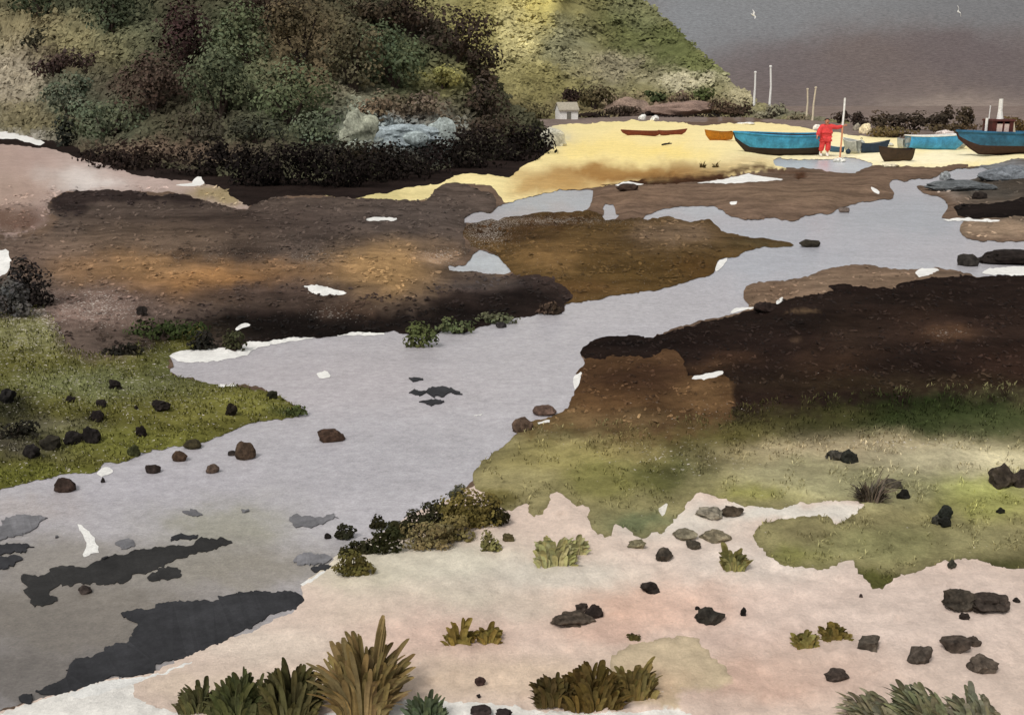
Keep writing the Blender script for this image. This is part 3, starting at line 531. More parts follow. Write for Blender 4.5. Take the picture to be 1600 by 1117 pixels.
def bush(px, py, rx, ry, rgb, label, where=None, name='bush', cat='bush', dabpx=3.0, dens=1.0, stem=True, group=None, vary=.28, squat=.75, grow=1.15):
    rnd = random.Random(int(px * 7 + py * 13))
    base = where(px, py + ry) if where else ground_at(px, py + ry)
    s = depth(base) / F
    root = empty(name, base); V, Fc, CC = [], [], []
    RX, RZ = rx * s * grow, ry * s * (1 + (grow - 1) * .7); RY = RX * squat
    lobes = []
    nl = 5 + int(min(10, rx * ry / 120))
    for i in range(nl):
        a = rnd.uniform(0, 2 * math.pi); q = rnd.uniform(.25, .72)
        lx, lz = math.cos(a) * q * RX, RZ + math.sin(a) * q * RZ
        k = rnd.uniform(.38, .62); lobes.append((Vector((lx, rnd.uniform(-.5, .5) * RY, lz)), RX * k, RY * k, RZ * k))
    lobes.append((Vector((0, 0, RZ * .95)), RX * .68, RY * .68, RZ * .68))
    if squat < .7:
        for q in (-.6, -.2, .2, .6): lobes.append((Vector((q * RX, rnd.uniform(-.3, .3) * RY, .42 * RZ)), RX * .42, RY * .6, RZ * .46))
    n = int(dens * 6.5 * rx * ry / (dabpx * dabpx)) + 60
    base_c = np.array(L(rgb)) * 1.25
    tone = [rnd.uniform(1 - vary, 1 + vary) for _ in lobes]
    shift = [np.array([rnd.uniform(.92, 1.05), 1, rnd.uniform(.92, 1.06)]) for _ in lobes]
    for i in range(n):
        li = rnd.randrange(len(lobes)); c, a, b, d = lobes[li]; v = rdir(rnd); q = rnd.uniform(.72, 1.02)
        p = c + Vector((v.x * a, v.y * b, v.z * d)) * q
        if p.z < .02 * RZ: p.z = rnd.uniform(.02, .2) * RZ
        nr = (v + Vector((0, -.25, .35)) + rdir(rnd) * .45).normalized()
        dab(V, Fc, p, nr, dabpx * s * rnd.uniform(.55, 1.35), rnd)
        CC.append(np.clip(base_c * tone[li] * shift[li] * rnd.uniform(.8, 1.2), 0, 1))
    meshobj('crown', V, Fc, M_leaf, root, CC)
    if stem:
        m = MB()
        for k in range(3 if rx < 20 else 5):
            c = lobes[k % len(lobes)][0]
            m.tube([(c.x * .1, c.y * .1, -.08 * RZ), (c.x * .4, c.y * .4, c.z * .45), (c.x * .9, c.y * .9, c.z)], [RX * .06, RX * .04, RX * .015], 6)
        m.build('stem', M_bark, root)
    tag(root, label, cat, group)
    return root
NH = near.p; FH = far.p
HILLB = [
 (640,26,46,30,(60,50,42),'dark brown tree on the ridge where it leaves the top of the picture'),
 (712,62,44,34,(57,48,41),'broad dark brown tree halfway down the ridge line'),
 (757,108,27,30,(62,53,45),'dark brown tree low on the ridge, above the ivy brown one'),
 (764,158,26,34,(66,57,49),'upright grey-brown tree at the lower end of the ridge'),
 (586,18,40,26,(66,58,46),'olive-brown tree left of the ridge trees at the top edge'),
 (292,66,36,42,(60,45,43),'maroon-brown round tree high on the middle of the near hillside'),
 (176,24,46,28,(66,72,55),'dark green bush at the top edge left of the maroon tree'),
 (70,12,44,16,(56,62,46),'dark green bush at the top left corner of the hillside'),
 (88,104,32,17,(58,46,43),'dark brown low bush at the left end of the curved dark hedge'),
 (140,97,38,15,(62,51,46),'dark brown bush right of the end bush in the curved hedge'),
 (60,66,26,14,(62,60,48),'small dark bush on the tan slope at far left'),
 (385,60,44,44,(88,94,70),'mid green tree right of the maroon-brown tree'),
 (470,56,42,48,(86,77,58),'tall tan-brown tree high on the hillside, left of the pale clearing'),
 (345,140,52,44,(82,88,66),'mossy green tree in the middle of the near hillside'),
 (452,150,54,44,(88,94,70),'pale green tree below the tan-brown tree'),
 (240,142,56,36,(72,60,52),'brown spreading bush between two green ones on the hillside'),
 (112,158,36,30,(86,92,76),'grey-green bush above the black-green leaning tree'),
 (170,194,52,26,(84,90,70),'grey-green bush right of the black-green leaning tree'),
 (618,96,44,42,(80,88,66),'blue-green tree enclosed by the dark ridge trees'),
 (556,98,38,46,(84,78,60),'brown tree between the green hillside and the ridge'),
 (690,124,24,15,(138,134,82),'small yellow-green bush under the ridge trees'),
 (424,20,40,26,(64,54,46),'dark brown tree at the top edge above the green trees'),
 (312,205,46,22,(70,66,54),'dark olive bush over the foot of the hill'),
 (402,205,36,20,(62,62,50),'dark green bush with a notch, above the black hedge'),
 (500,205,36,24,(92,98,78),'sage green bush left of the pale rocks'),
 (650,168,40,18,(94,82,70),'reddish-brown bush on top of the pale rocks'),
 (590,172,34,18,(112,98,80),'tan-brown bush behind the left pale rock'),
 (240,250,66,26,(60,48,42),'low dark brown hedge bush at the foot of the hill, left end'),
 (186,252,34,14,(52,42,37),'dark brown bush at the far left end of the hill foot hedge'),
 (338,244,18,17,(44,37,33),'small round black-brown bush in the hill foot hedge'),
 (310,268,40,22,(44,36,32),'black-brown bush right of the low hedge end'),
 (392,252,26,20,(42,35,31),'rounded black bush rising from the hedge'),
 (400,286,28,25,(34,28,26),'blackest bush, hanging lowest over the pale sand'),
 (462,272,48,30,(36,30,28),'wide black bush in the middle of the hill foot hedge'),
 (532,270,42,28,(38,31,28),'black bush below the left pale rock'),
 (596,262,46,26,(44,37,33),'black-brown bush below the middle pale rock'),
 (655,256,46,22,(42,35,32),'black-brown bush below the right pale rock'),
 (560,240,44,14,(66,58,46),'olive-brown low bush just in front of the pale rocks'),
 (716,244,44,22,(44,37,33),'dark bush right of the pale rocks by the yellow sand'),
 (772,236,44,24,(42,35,32),'dark bush second from the right end of the hedge'),
 (822,226,34,20,(36,30,28),'black bush at the right end of the hedge over the yellow sand'),
 (772,202,52,16,(64,55,47),'grey-brown bush at the foot of the ridge trees'),
 (706,205,26,18,(86,76,64),'tan bush against the right pale rock'),
]
for (x, y, a, b, c, l) in HILLB:
    w_ = NH if True else FH
    t_ = ('tree' if 'tree' in l else 'bush')
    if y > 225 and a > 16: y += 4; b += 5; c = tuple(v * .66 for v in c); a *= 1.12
    if 380 < x < 480 and y > 265: b += 5; y += 3
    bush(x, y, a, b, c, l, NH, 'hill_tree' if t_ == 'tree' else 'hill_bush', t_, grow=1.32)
FARB = [
 (890,156,20,13,(54,43,39),'dark brown bush over the roof of the white hut'),
 (926,153,28,19,(82,72,52),'olive-brown round bush right of the white hut'),
 (810,172,44,17,(84,77,54),'long olive bush left of the white hut'),
 (1025,152,18,9,(58,64,42),'small dark green bush on the pinkish bank'),
 (1060,154,22,9,(98,82,68),'dull brown bush right of the green one on the pinkish bank'),
 (1096,153,17,14,(72,78,48),'green bush at the right end of the pinkish bank'),
 (1122,170,24,11,(76,62,50),'brown bush at the tip of the headland, the left of two'),
 (1150,172,22,11,(68,56,46),'brown bush at the tip of the headland, the right of two'),
 (970,176,28,9,(64,54,46),'brown bush on the black hedge below the pinkish bank'),
 (925,182,34,6,(42,34,31),'low black hedge along the top of the beach right of the hut'),
 (1014,182,9,7,(34,28,26),'tiny black bush between the two white boulders'),
 (1060,185,36,5,(38,31,28),'low black hedge right of the white boulders'),
 (1130,185,36,5,(36,30,27),'low black hedge behind the orange dinghy'),
 (1205,178,26,13,(118,114,96),'pale grey-green bush around the foot of the tall pole'),
 (1245,187,24,9,(104,96,78),'grey-olive bush left of the pair of poles'),
]
for (x, y, a, b, c, l) in FARB: bush(x, y, a, b, c, l, FH, 'headland_bush', 'bush', dabpx=2.6)
BACKB = [
 (1310,184,13,9,(56,46,39),'small black-brown bush right above the red figure'),
 (1342,188,16,10,(50,42,37),'black-brown bush between the orange pole and the hedge'),
 (1372,192,20,16,(66,57,47),'grey-brown bush at the left end of the hedge behind the boats'),
 (1402,192,20,13,(60,51,43),'dark bush second from the left in the hedge behind the boats'),
 (1425,189,22,15,(62,53,44),'dark domed bush in the middle of the hedge behind the boats'),
 (1456,192,20,13,(58,49,41),'dark bush above the light blue boat'),
 (1476,186,13,15,(60,50,42),'dark upright bush above the right end of the light blue boat'),
 (1508,186,19,16,(70,61,48),'olive-brown bush at the right end of the hedge'),
 (1395,206,44,9,(84,72,48),'long low ochre bush in front of the hedge'),
 (1485,202,36,9,(72,60,44),'low brown bush behind the light blue boat'),
 (1582,196,26,13,(98,80,52),'ochre-brown bush behind the deck of the big boat'),
 (1650,190,40,20,(80,68,50),'brown bush beyond the right edge behind the big boat'),
]
for (x, y, a, b, c, l) in BACKB: bush(x, y, a, b, c, l, None, 'shore_bush', 'bush', dabpx=2.6)
t_ = bush(108, 214, 16, 32, (42,44,38), 'black-green leaning tree beside the pinkish shell sand', NH, 'leaning_tree', 'tree')
CREEKB = [
 (50,446,28,34,(42,38,36),'dark bush on the left edge above the green marsh'),
 (20,468,26,26,(74,72,70),'grey bush beside the dark bush on the left edge'),
 (191,545,26,9,(34,32,27),'flat black clump at the top edge of the green marsh'),
 (318,531,18,15,(38,36,32),'black clump at the inner tip of the creek'),
 (366,533,16,13,(56,56,38),'dark green clump right of the black one at the creek tip'),
 (250,517,50,13,(54,62,36),'dark green grassy bush at the top of the marsh'),
 (657,524,22,18,(72,76,46),'green clump drooping into the creek under the dark bank'),
 (710,509,24,10,(82,88,60),'pale green clump on the creek edge right of the drooping one'),
 (775,495,28,9,(86,88,66),'sage clump on the far creek edge under the blackest mud'),
 (858,482,16,9,(70,58,48),'brown clump at the right end of the dark bank'),
 (26,672,30,12,(40,38,32),'dark clump at the left edge of the marsh'),
 (460,642,16,7,(66,72,42),'dark green clump on the tip of the marsh'),
]
for (x, y, a, b, c, l) in CREEKB: bush(x, y, a, b, c, l, None, 'marsh_clump', 'bush', dabpx=3.2, grow=1.3, dens=1.4, squat=.5)
BANKB = [
 (553,880,24,17,(98,90,50),'olive low shrub nearest the white water edge'),
 (549,856,13,11,(64,56,36),'small dark round shrub above the olive one at the bank'),
 (576,853,12,11,(62,56,38),'small dark round shrub second in the bank row'),
 (606,845,16,18,(60,56,34),'dark green-brown shrub third in the bank row'),
 (626,826,16,14,(66,60,40),'dark round shrub fourth in the bank row'),
 (652,814,18,13,(64,58,42),'dark round shrub fifth in the bank row'),
 (684,803,22,15,(72,64,46),'dark brown shrub sixth in the bank row'),
 (668,838,30,16,(124,110,76),'tan shrub in front of the dark bank row'),
 (708,826,24,18,(116,104,66),'tan-olive shrub in front of the tallest bank shrub'),
 (740,793,34,30,(110,98,54),'tallest olive shrub of the bank row'),
 (775,802,16,16,(62,54,34),'dark shrub tucked against the tallest bank shrub'),
 (591,816,9,9,(58,50,34),'little round dark shrub standing off the bank row'),
 (538,829,11,12,(66,60,46),'little round brown shrub standing alone at the water'),
 (715,768,10,9,(84,84,70),'small grey-green shrub at the upper end of the bank row'),
 (765,846,11,15,(122,116,74),'pale olive shrub in front of the dark tucked one'),
]
for (x, y, a, b, c, l) in BANKB:
    c = (c[0] * .70, c[1] * .76, c[2] * .72) if c[0] < 80 else tuple(v * .86 for v in c)
    y += b * .1; b *= .9
    bush(x, y, a, b, c, l, None, 'bank_shrub', 'shrub', dabpx=2.9, dens=3.4, grow=1.45, squat=.6, vary=.18)
# ------------------------------------------------------------------ blades of grass
def blade(V, Fc, p, h, wd, ang, lean, rnd, blunt=.15):
    d = Vector((math.cos(ang), math.sin(ang), 0)); s = Vector((-d.y, d.x, 0)); n = len(V)
    s = (s + Vector((rnd.uniform(-.3, .3), 0, 0))).normalized()
    for k, (t, q) in enumerate(((0, .7), (.35, 1), (.7, .8))):
        c = p + Vector((0, 0, 1)) * (h * t * (1 - lean * t * .4)) + d * (h * lean * t * t)
        V.append(c - s * wd * q); V.append(c + s * wd * q)
    c = p + Vector((0, 0, h * (1 - lean * .4))) + d * h * lean; e_ = Vector((0, 0, .04 * h))
    V.append(c - s * wd * blunt - e_); V.append(c + s * wd * blunt)
    Fc += [(n, n + 1, n + 3, n + 2), (n + 2, n + 3, n + 5, n + 4), (n + 4, n + 5, n + 7, n + 6)]
def leaf(V, Fc, p, h, wd, ang, lean, rnd):
    d = Vector((math.cos(ang), math.sin(ang), 0)); s = Vector((1, rnd.uniform(-.5, .5), 0)).normalized(); n = len(V)
    for (t, q) in ((0, .6), (.25, .85), (.55, 1), (.8, 1), (.94, .82), (1, .45)):
        c = p + Vector((0, 0, h * t * (1 - lean * t * .4))) + d * (h * lean * t * t); k = .25 * wd * q
        V.append(c - s * wd * q); V.append(c + Vector((0, k, 0))); V.append(c + s * wd * q)
    for i in range(5):
        a = n + i * 3; Fc += [(a, a + 1, a + 4, a + 3), (a + 1, a + 2, a + 5, a + 4)]
def grass(poly_name, n, hpx, wpx, name, box, seed, cond=None):
    rnd = random.Random(seed); i_ = [r[0] for r in REG].index(poly_name)
    X = np.array([rnd.uniform(box[0], box[2]) for _ in range(n)]); Y = np.array([rnd.uniform(box[1], box[3]) for _ in range(n)])
    k = inpoly(X, Y, Rp[i_])
    for P in Wp.values(): k &= ~inpoly(X, Y, P)
    top = np.full(n, i_)
    for j in range(i_ + 1, len(REG)): k &= ~inpoly(X, Y, Rp[j])
    if cond is not None: k &= np.array([cond(a, b) for a, b in zip(X, Y)])
    k &= np.array([fb(a / 30, b / 16, 4.4, 3) > -.15 for a, b in zip(X, Y)])
    X, Y = X[k], Y[k]; Pw = place(X, Y); col = tint(REG[i_][3], BLOB[poly_name], X, Y)
    V, Fc, CC = [], [], []
    for i in range(len(X)):
        p = Vector(Pw[i]); s = depth(p) / F
        blade(V, Fc, p - Vector((0, 0, .3 * s)), hpx * s * rnd.uniform(.5, 1.3), wpx * s * rnd.uniform(.6, 1.2), rnd.uniform(0, 6.28), rnd.uniform(.2, .9), rnd)
        CC += [col[i] * rnd.choice((.55, .7, .9, 1.1, 1.5)) * rnd.uniform(.85, 1.15)] * 3
    tag(meshobj(name, V, Fc, M_leaf, None, CC), 'short grass growing on the slope', kind='stuff')
grass('marsh', 17000, 7, .9, 'marsh_grass', (-60, 470, 500, 770), 5)
grass('olive_slope', 26000, 7, .8, 'slope_grass', (730, 590, 1660, 925), 6, lambda a, b: b < 690 + 60 * fb(a / 60, b / 60, 2, 2) or fb(a / 50, b / 25, 6, 3) > .05)
def tussock(px, py, wpx, hpx, rgb, label, n=70, bw=3.2, fan=0.0, lean=(.05, .6), name='grass_tuft', deep=.35, broad=True):
    """px, py: middle of the tuft's foot; wpx wide, hpx tall"""
    rnd = random.Random(int(px * 3 + py)); base = ground_at(px, py); s = depth(base) / F
    root = empty(name, base); V, Fc, CC = [], [], []; bc = np.array(L(rgb)) * 1.0
    for i in range(int(n * 2.4)):
        x = rnd.uniform(-1, 1); env = math.sqrt(max(.05, 1 - x * x * .8)) * (.75 + .5 * fb(x * 3 + px, py, 1, 2))
        p = Vector((x * wpx * .42 * s, rnd.uniform(-1, 1) * wpx * deep * s, -.01))
        h = hpx * s * env * rnd.uniform(.4, 1.15); ln = rnd.uniform(*lean) * (.4 + abs(x))
        ang = (math.pi if x < 0 else 0) + rnd.uniform(-.9, .9)
        if fan: ang = math.pi + rnd.uniform(-.5, .5) if fan < 0 else rnd.uniform(-.5, .5)
        leaf(V, Fc, p, h, bw * 1.05 * s * rnd.uniform(.5, 1.2), ang, ln, rnd) if broad else blade(V, Fc, p, h, bw * s * rnd.uniform(.5, 1.2), ang, ln, rnd, .3)
        cc = bc * rnd.uniform(.8, 1.2) * np.array([rnd.uniform(.92, 1.1), 1, rnd.uniform(.85, 1.1)])
        CC += [cc] * (10 if broad else 3)
    if px == 570:                              # its one long upright blade
        for q in range(5): leaf(V, Fc, Vector((wpx * s * (.16 + .012 * q), 0, 0)), hpx * s * (1.18 - .05 * q), bw * 1.1 * s, .2, .12, rnd); CC += [bc * rnd.uniform(.85, 1.1)] * 10
    meshobj('blades', V, Fc, M_leaf, root, CC)
    m = MB()                                   # the matted root crown it grows from
    rx = wpx * .36 * s
    k = 12
    for r_, z_ in ((1, -.02), (.85, .05), (.45, .09)):
        for j in range(k):
            a = 2 * math.pi * j / k; q = r_ * rx * (1 + .25 * math.sin(3 * a + px))
            m.V.append((q * math.cos(a), q * .8 * math.sin(a), z_ * wpx * s))
    for r_ in range(2):
        for j in range(k): m.F.append((r_ * k + j, r_ * k + (j + 1) % k, (r_ + 1) * k + (j + 1) % k, (r_ + 1) * k + j))
    m.F.append(tuple(2 * k + j for j in range(k)))
    meshobj('root_crown', m.V, m.F, M_leaf, root, [bc * .8] * len(m.F))
    tag(root, label, 'grass tuft'); return root
TUFTS = [
 (312,1102,64,46,(84,82,54),'dark green small tuft, leftmost of the bottom edge row',70,3.6),
 (375,1110,80,72,(80,82,52),'dark green tuft second from the left at the bottom edge',110,4.0),
 (455,1112,90,96,(82,78,50),'tallest dark green tuft in the bottom left group',140,4.2),
 (570,1100,92,136,(126,108,72),'tall tan-brown tuft with one long upright blade at the bottom edge',170,5.0),
 (665,1128,56,56,(88,98,74),'blue-green tuft right of the tall tan one',80,3.6),
 (862,1094,52,52,(82,70,42),'dark brown tuft at the left end of the bottom middle group',80,4.0),
 (925,1092,100,62,(94,78,44),'wide brown tuft in the bottom middle group',150,4.6),
 (990,1082,70,56,(116,102,62),'lighter olive-brown tuft at the right end of the bottom middle group',100,4.2),
 (720,1002,46,42,(122,106,56),'olive tuft of a few zigzag blades alone on the pinkish sand',26,3.6),
 (764,998,38,26,(128,112,62),'short rounded olive tuft beside the zigzag blades',40,4.4),
 (868,876,66,46,(158,154,108),'pale olive heart-shaped tuft on the upper sand',70,5.0),
 (900,862,34,30,(164,160,116),'pale olive tuft touching the heart-shaped one',34,4.4),
 (1146,886,36,40,(124,120,76),'olive upright tuft below the scattered stones',50,4.2),
 (1258,1006,40,26,(122,112,64),'low olive tuft, left one of the pair on the right sand',44,4.0),
 (1304,994,48,24,(112,100,56),'low olive-brown tuft, right one of the pair on the right sand',54,4.0),
 (990,996,20,12,(84,78,48),'tiny dark olive tuft in the middle of the sand',26,2.6),
]
for t_ in TUFTS: tussock(*t_)
tussock(1370,1122,90,58,(134,130,106),'grey-green fan of blades leaning left at the bottom right',110,4.4,-1,(.4,1.0))
tussock(1450,1126,90,80,(126,126,98),'tall grey-green spiky tuft at the bottom right',120,4.6,-1,(.3,.8))
tussock(1525,1122,90,56,(136,134,110),'sparse grey-green tuft right of the spiky one',70,4.4,-1,(.2,.7))
# small spikes of marram on the far beach
for (x, y, l) in ((1098,262,'small dark spiky plant on the far beach, left of two'), (1118,262,'small dark spiky plant on the far beach, right of two')):
    tussock(x, y, 10, 14, (96,80,50), l, 14, 1.2, broad=False)
# ------------------------------------------------------------------ stones
def ico(sub):
    bm = bmesh.new(); bmesh.ops.create_icosphere(bm, subdivisions=sub, radius=1)
    V = [v.co.copy() for v in bm.verts]; Fc = [tuple(v.index for v in f.verts) for f in bm.faces]; bm.free(); return V, Fc
ICO3 = ico(3); ICO4 = ico(4)
def stone(px, py, rx, ry, rgb, label, name='stone', cat='stone', where=None, wet=False, depth_k=.8, rough=.3, group=None):
    """px, py: middle of the stone as seen; sits partly sunk into what carries it"""
    rnd = random.Random(int(px * 11 + py * 5)); V0, Fc = ICO4 if rx > 24 else ICO3
    by = py + ry * .75
    base = where(px, by) if where else (at(px, by, 0) if wet else ground_at(px, by))
    s = depth(base) / F; off = rnd.uniform(0, 50)
    planes = [(rdir(rnd), rnd.uniform(.62, .9)) for _ in range(9)]
    V = []
    sb = math.sin(math.atan2(CAM_H, base.length)); 
    for v in V0:
        q = v.copy()
        for nrm, dd in planes:                  # broken flat facets
            e_ = q.dot(nrm) - dd
            if e_ > 0: q -= nrm * e_ * .85
        q *= 1 + rough * fb(v.x * 1.6 + off, v.y * 1.6, v.z * 1.6, 4) * .6
        V.append(Vector((q.x * rx * s * 1.12, q.y * rx * s * depth_k, q.z * ry * s * 1.15 + ry * s * .55)))
    bc = np.array(L(rgb)); CC = []
    for f in Fc:
        c = sum((V0[i] for i in f), Vector()) / 3
        CC.append(bc * (1 + .45 * fb(c.x * 2 + off, c.y * 2, c.z * 2, 4)))
    o = meshobj(name, V, Fc, M_stone, None, CC, True); o.location = base; o.rotation_euler = (0, 0, rnd.uniform(-.25, .25))
    try: o.data.set_sharp_from_angle(angle=.6)
    except Exception: pass
    tag(o, label, cat, group); return o
DK = (48,42,38); BR = (64,52,44); GY = (104,94,84)
STONES = [
 (1016,917,14,10,DK,'dark stone alone on the pinkest sand'),
 (928,954,13,12,(50,42,38),'dark jagged stone at the right end of the pair on the pink sand'),
 (893,966,27,9,(96,84,72),'long grey-brown flat stone lying left of the dark jagged one'),
 (908,948,9,8,(66,58,52),'small brown stone perched between the long flat one and the jagged one'),
 (1106,959,20,12,(56,52,46),'dark boat-shaped stone in the middle right of the sand'),
 (1090,950,4,4,(40,36,34),'tiny dark pebble touching the boat-shaped stone'),
 (1161,955,4,9,(34,32,30),'thin dark upright pebble right of the boat-shaped stone'),
 (750,1063,8,8,(66,50,46),'small maroon-brown stone low in the middle of the sand'),
 (1358,1003,18,11,(108,98,86),'grey-brown faceted stone right of the two olive tufts'),
 (1436,1020,16,17,(100,90,80),'mottled grey stone above the spiky tuft'),
 (1492,1002,20,15,(98,86,76),'mottled brown stone with a notch, right of the mottled grey one'),
 (1518,1000,12,9,(92,80,70),'brown stone joined to the notched stone'),
 (1534,1036,21,14,(112,100,88),'speckled grey flat stone lowest at the right'),
 (1305,1053,16,10,(88,76,68),'dark speckled stone at the root of the leaning fan of blades'),
 (1498,936,26,18,(82,74,64),'large grey-brown stone, left half of the biggest rock on the sand'),
 (1546,940,30,13,(80,70,62),'large flat grey-brown stone, right half of the biggest rock on the sand'),
 (1507,962,7,7,(52,44,40),'small dark stone under the large left rock'),
 (1588,937,5,4,(50,44,40),'tiny pebble right of the biggest rock'),
 (1487,880,6,7,(80,78,66),'small grey stone just below the grass edge'),
 (1304,711,14,8,(74,70,62),'grey stone, left one of the joined pair under the dark slope'),
 (1325,713,11,12,(50,50,44),'dark green-grey stone, right one of the joined pair under the dark slope'),
 (1395,754,14,8,(98,90,78),'grey flat stone beside the twiggy grey bush'),
 (1411,771,9,9,(36,34,30),'round black stone on the pale grass'),
 (1476,799,10,11,(46,48,42),'upper stone of the black cluster on the pale grass'),
 (1476,814,10,8,(34,34,30),'lower right stone of the black cluster on the pale grass'),
 (1461,812,7,8,(84,82,72),'lower left grey stone of the black cluster'),
 (1563,797,6,5,(38,38,30),'tiny black stone in the yellow-green grass'),
 (1565,742,18,17,(84,74,64),'large brown stone near the right edge on the grass'),
 (1594,746,14,17,(80,70,62),'large brown stone cut by the right edge'),
 (1144,797,15,8,(74,64,52),'dark wrinkled stone on the white sand'),
 (1110,800,20,8,(140,132,116),'pale grey flat stone left of the wrinkled one'),
 (1068,833,18,8,(128,120,100),'pale olive-grey slanting stone'),
 (1118,836,24,9,(130,120,98),'pale grey-brown slab right of the slanting stone'),
 (1083,850,11,7,(88,80,68),'small brown stone below the pale slab'),
 (1040,865,13,10,(84,76,66),'brown angular stone left of the upright tuft'),
 (995,850,13,7,(126,118,92),'flat olive-grey stone under the grass edge'),
 (795,838,9,8,(108,98,66),'olive-brown stone under the bank shrubs'),
 (752,1108,16,8,(60,50,48),'dark stone on the white sand at the bottom edge'),
 (788,1114,12,8,(54,46,44),'dark stone cut by the bottom edge'),
 (748,1086,3,3,(44,38,36),'tiny dark pebble below the maroon stone'),
 (1345,930,3,3,(70,60,56),'tiny pebble below the pointed grass tongue'),
 # stones on the green marsh
 (180,601,9,9,(38,32,30),'black round stone highest on the green marsh'),
 (111,624,8,6,(38,32,30),'small black stone on the marsh, left of the stacked pair'),
 (159,630,8,7,(38,32,30),'black stone, upper of the stacked pair on the marsh'),
 (153,649,11,9,(38,32,30),'black stone, lower of the stacked pair on the marsh'),
 (253,632,13,9,(40,34,31),'black slanting stone in the middle of the marsh'),
 (213,636,3,3,(40,34,30),'tiny black pebble in the middle of the marsh'),
 (362,640,8,11,(42,36,28),'black upright stone towards the marsh tip'),
 (221,673,8,10,(36,30,28),'black stone low in the middle of the marsh'),
 (426,617,8,8,(46,46,32),'dark mossy stone near the marsh tip'),
 (12,618,12,13,(36,34,32),'black stone on the left edge of the marsh'),
 (80,692,14,12,(50,46,38),'mossy dark stone, left one of three at the lower marsh'),
 (115,684,14,12,(38,34,32),'black stone, middle one of three at the lower marsh'),
 (142,680,15,13,(36,32,30),'black stone, right one of three at the lower marsh'),
 (50,704,12,12,(44,40,38),'dark stone at the lower left of the marsh'),
 (210,704,9,9,(62,64,38),'mossy stone at the lower edge of the marsh'),
 (222,486,9,9,(48,42,38),'square dark stone on the brown mud above the marsh'),
]
for t_ in STONES: stone(*t_[:4], tuple(v * (.78 if 76 < t_[4][0] < 116 else .93) for v in t_[4]), t_[5], rough=.55)
WST = [
 (103,755,16,14,(58,46,40),'brown stone farthest left in the creek shallows'),
 (161,750,3,5,(48,44,42),'tiny dark pebble in the creek right of the farthest left stone'),
 (239,731,11,9,(54,46,42),'brown stone in the shallows below the marsh'),
 (282,712,12,9,(72,56,44),'reddish-brown stone touching the marsh edge'),
 (300,693,14,8,(58,52,36),'mossy brown stone on the marsh edge'),
 (332,731,11,8,(84,70,60),'pale brown stone below the largest creek stone'),
 (383,703,17,16,(74,60,48),'largest brown stone standing in the creek'),
 (363,707,6,5,(50,44,40),'small dark pebble touching the largest creek stone'),
 (518,679,21,11,(70,54,44),'brown flat stone alone in the middle of the creek'),
 (782,507,8,6,(52,48,48),'dark pebble in the creek under the sage clump'),
 (512,837,5,5,(34,30,28),'small black pebble in the water near the lone brown shrub'),
 (133,920,10,7,(62,54,50),'brown stone on the dark reflection'),
 (1265,380,15,7,(48,44,36),'dark rock in the middle of the upper creek'),
 (1512,406,15,12,(52,48,44),'round dark grey rock at the end of the black rock bar'),
 (1318,328,9,5,(104,92,84),'brown rock at the water edge of the upper mud bank'),
 (851,640,18,9,(92,74,64),'brown boulder on the near creek bank, the right of two'),
 (818,664,17,13,(88,72,60),'brown boulder on the near creek bank, the left of two'),
]
for t_ in WST: stone(*t_, wet=True, name='creek_stone')
stone(1585,402,62,12,(36,30,27),'long black rock bar running out of the right edge', 'rock_bar', 'rock', None, True, .5)
stone(982,293,17,6,(62,48,40),'dark flat rock under the white sliver on the mud', 'mud_rock', 'rock')
stone(1195,480,16,9,(44,34,30),'black lump on the far edge of the black bank', 'mud_rock', 'rock')
stone(1500,290,46,9,(92,95,96),'long blue-grey rock along the upper right bank', 'shore_rock', 'rock')
stone(1572,270,40,13,(108,112,116),'big blue-grey rock at the right edge below the big boat', 'shore_rock', 'rock')
stone(1477,275,8,8,(138,142,142),'pale round rock at the left end of the grey shore rocks', 'shore_rock', 'rock')
stone(1547,272,9,7,(108,112,112),'small grey rock between the two long grey rocks', 'shore_rock', 'rock')
stone(1486,283,7,5,(40,42,44),'black little rock under the pale round one', 'shore_rock', 'rock')
stone(1530,305,11,8,(44,38,34),'black rock on the mud under the grey shore rocks', 'shore_rock', 'rock')
# pale cliff rocks at the foot of the hill, two boulders by the beach
def nearer(k): return lambda x, y: at_depth(x, y, near.d(x, y) - k)
stone(562,200,27,26,(152,154,136),'pale greenish rock, left end of the pale outcrop', 'cliff_rock', 'rock', nearer(.5), False, .4, .5)
stone(622,211,56,17,(150,160,163),'wide blue-white rock in the middle of the pale outcrop', 'cliff_rock', 'rock', nearer(.5), False, .4, .5)
stone(690,208,20,26,(152,160,156),'tall pale rock, right end of the pale outcrop', 'cliff_rock', 'rock', nearer(.5), False, .4, .5)
stone(650,216,18,12,(154,164,163),'small pale rock between the wide and the tall one', 'cliff_rock', 'rock', nearer(1.8), False, .5)
stone(984,170,36,17,(140,120,106),'pinkish-brown bare mound at the headland foot, the left of two', 'bare_mound', 'mound', FH, False, .5, .3)
stone(1066,171,48,14,(136,114,102),'pinkish-brown bare mound at the headland foot, the right and longer of two', 'bare_mound', 'mound', FH, False, .5, .3)
stone(864,216,20,17,(190,186,168),'pale grey rock on the sand at the end of the black hedge', 'beach_rock', 'rock')
stone(1004,184,6,5,(228,226,220),'white boulder left of the tiny black bush', 'beach_boulder', 'boulder')
stone(1023,185,6,5,(232,230,224),'white boulder right of the tiny black bush', 'beach_boulder', 'boulder')
stone(1352,202,9,9,(226,208,170),'pale yellow rock between the orange pole and the ochre bush', 'beach_rock', 'rock')
stone(1338,199,6,7,(150,142,126),'small grey rock left of the pale yellow one', 'beach_rock', 'rock')
stone(1476,208,13,5,(222,208,200),'pale pinkish rock behind the light blue boat', 'beach_rock', 'rock')
stone(1522,209,9,5,(232,226,216),'white rock left of the wheelhouse', 'beach_rock', 'rock')
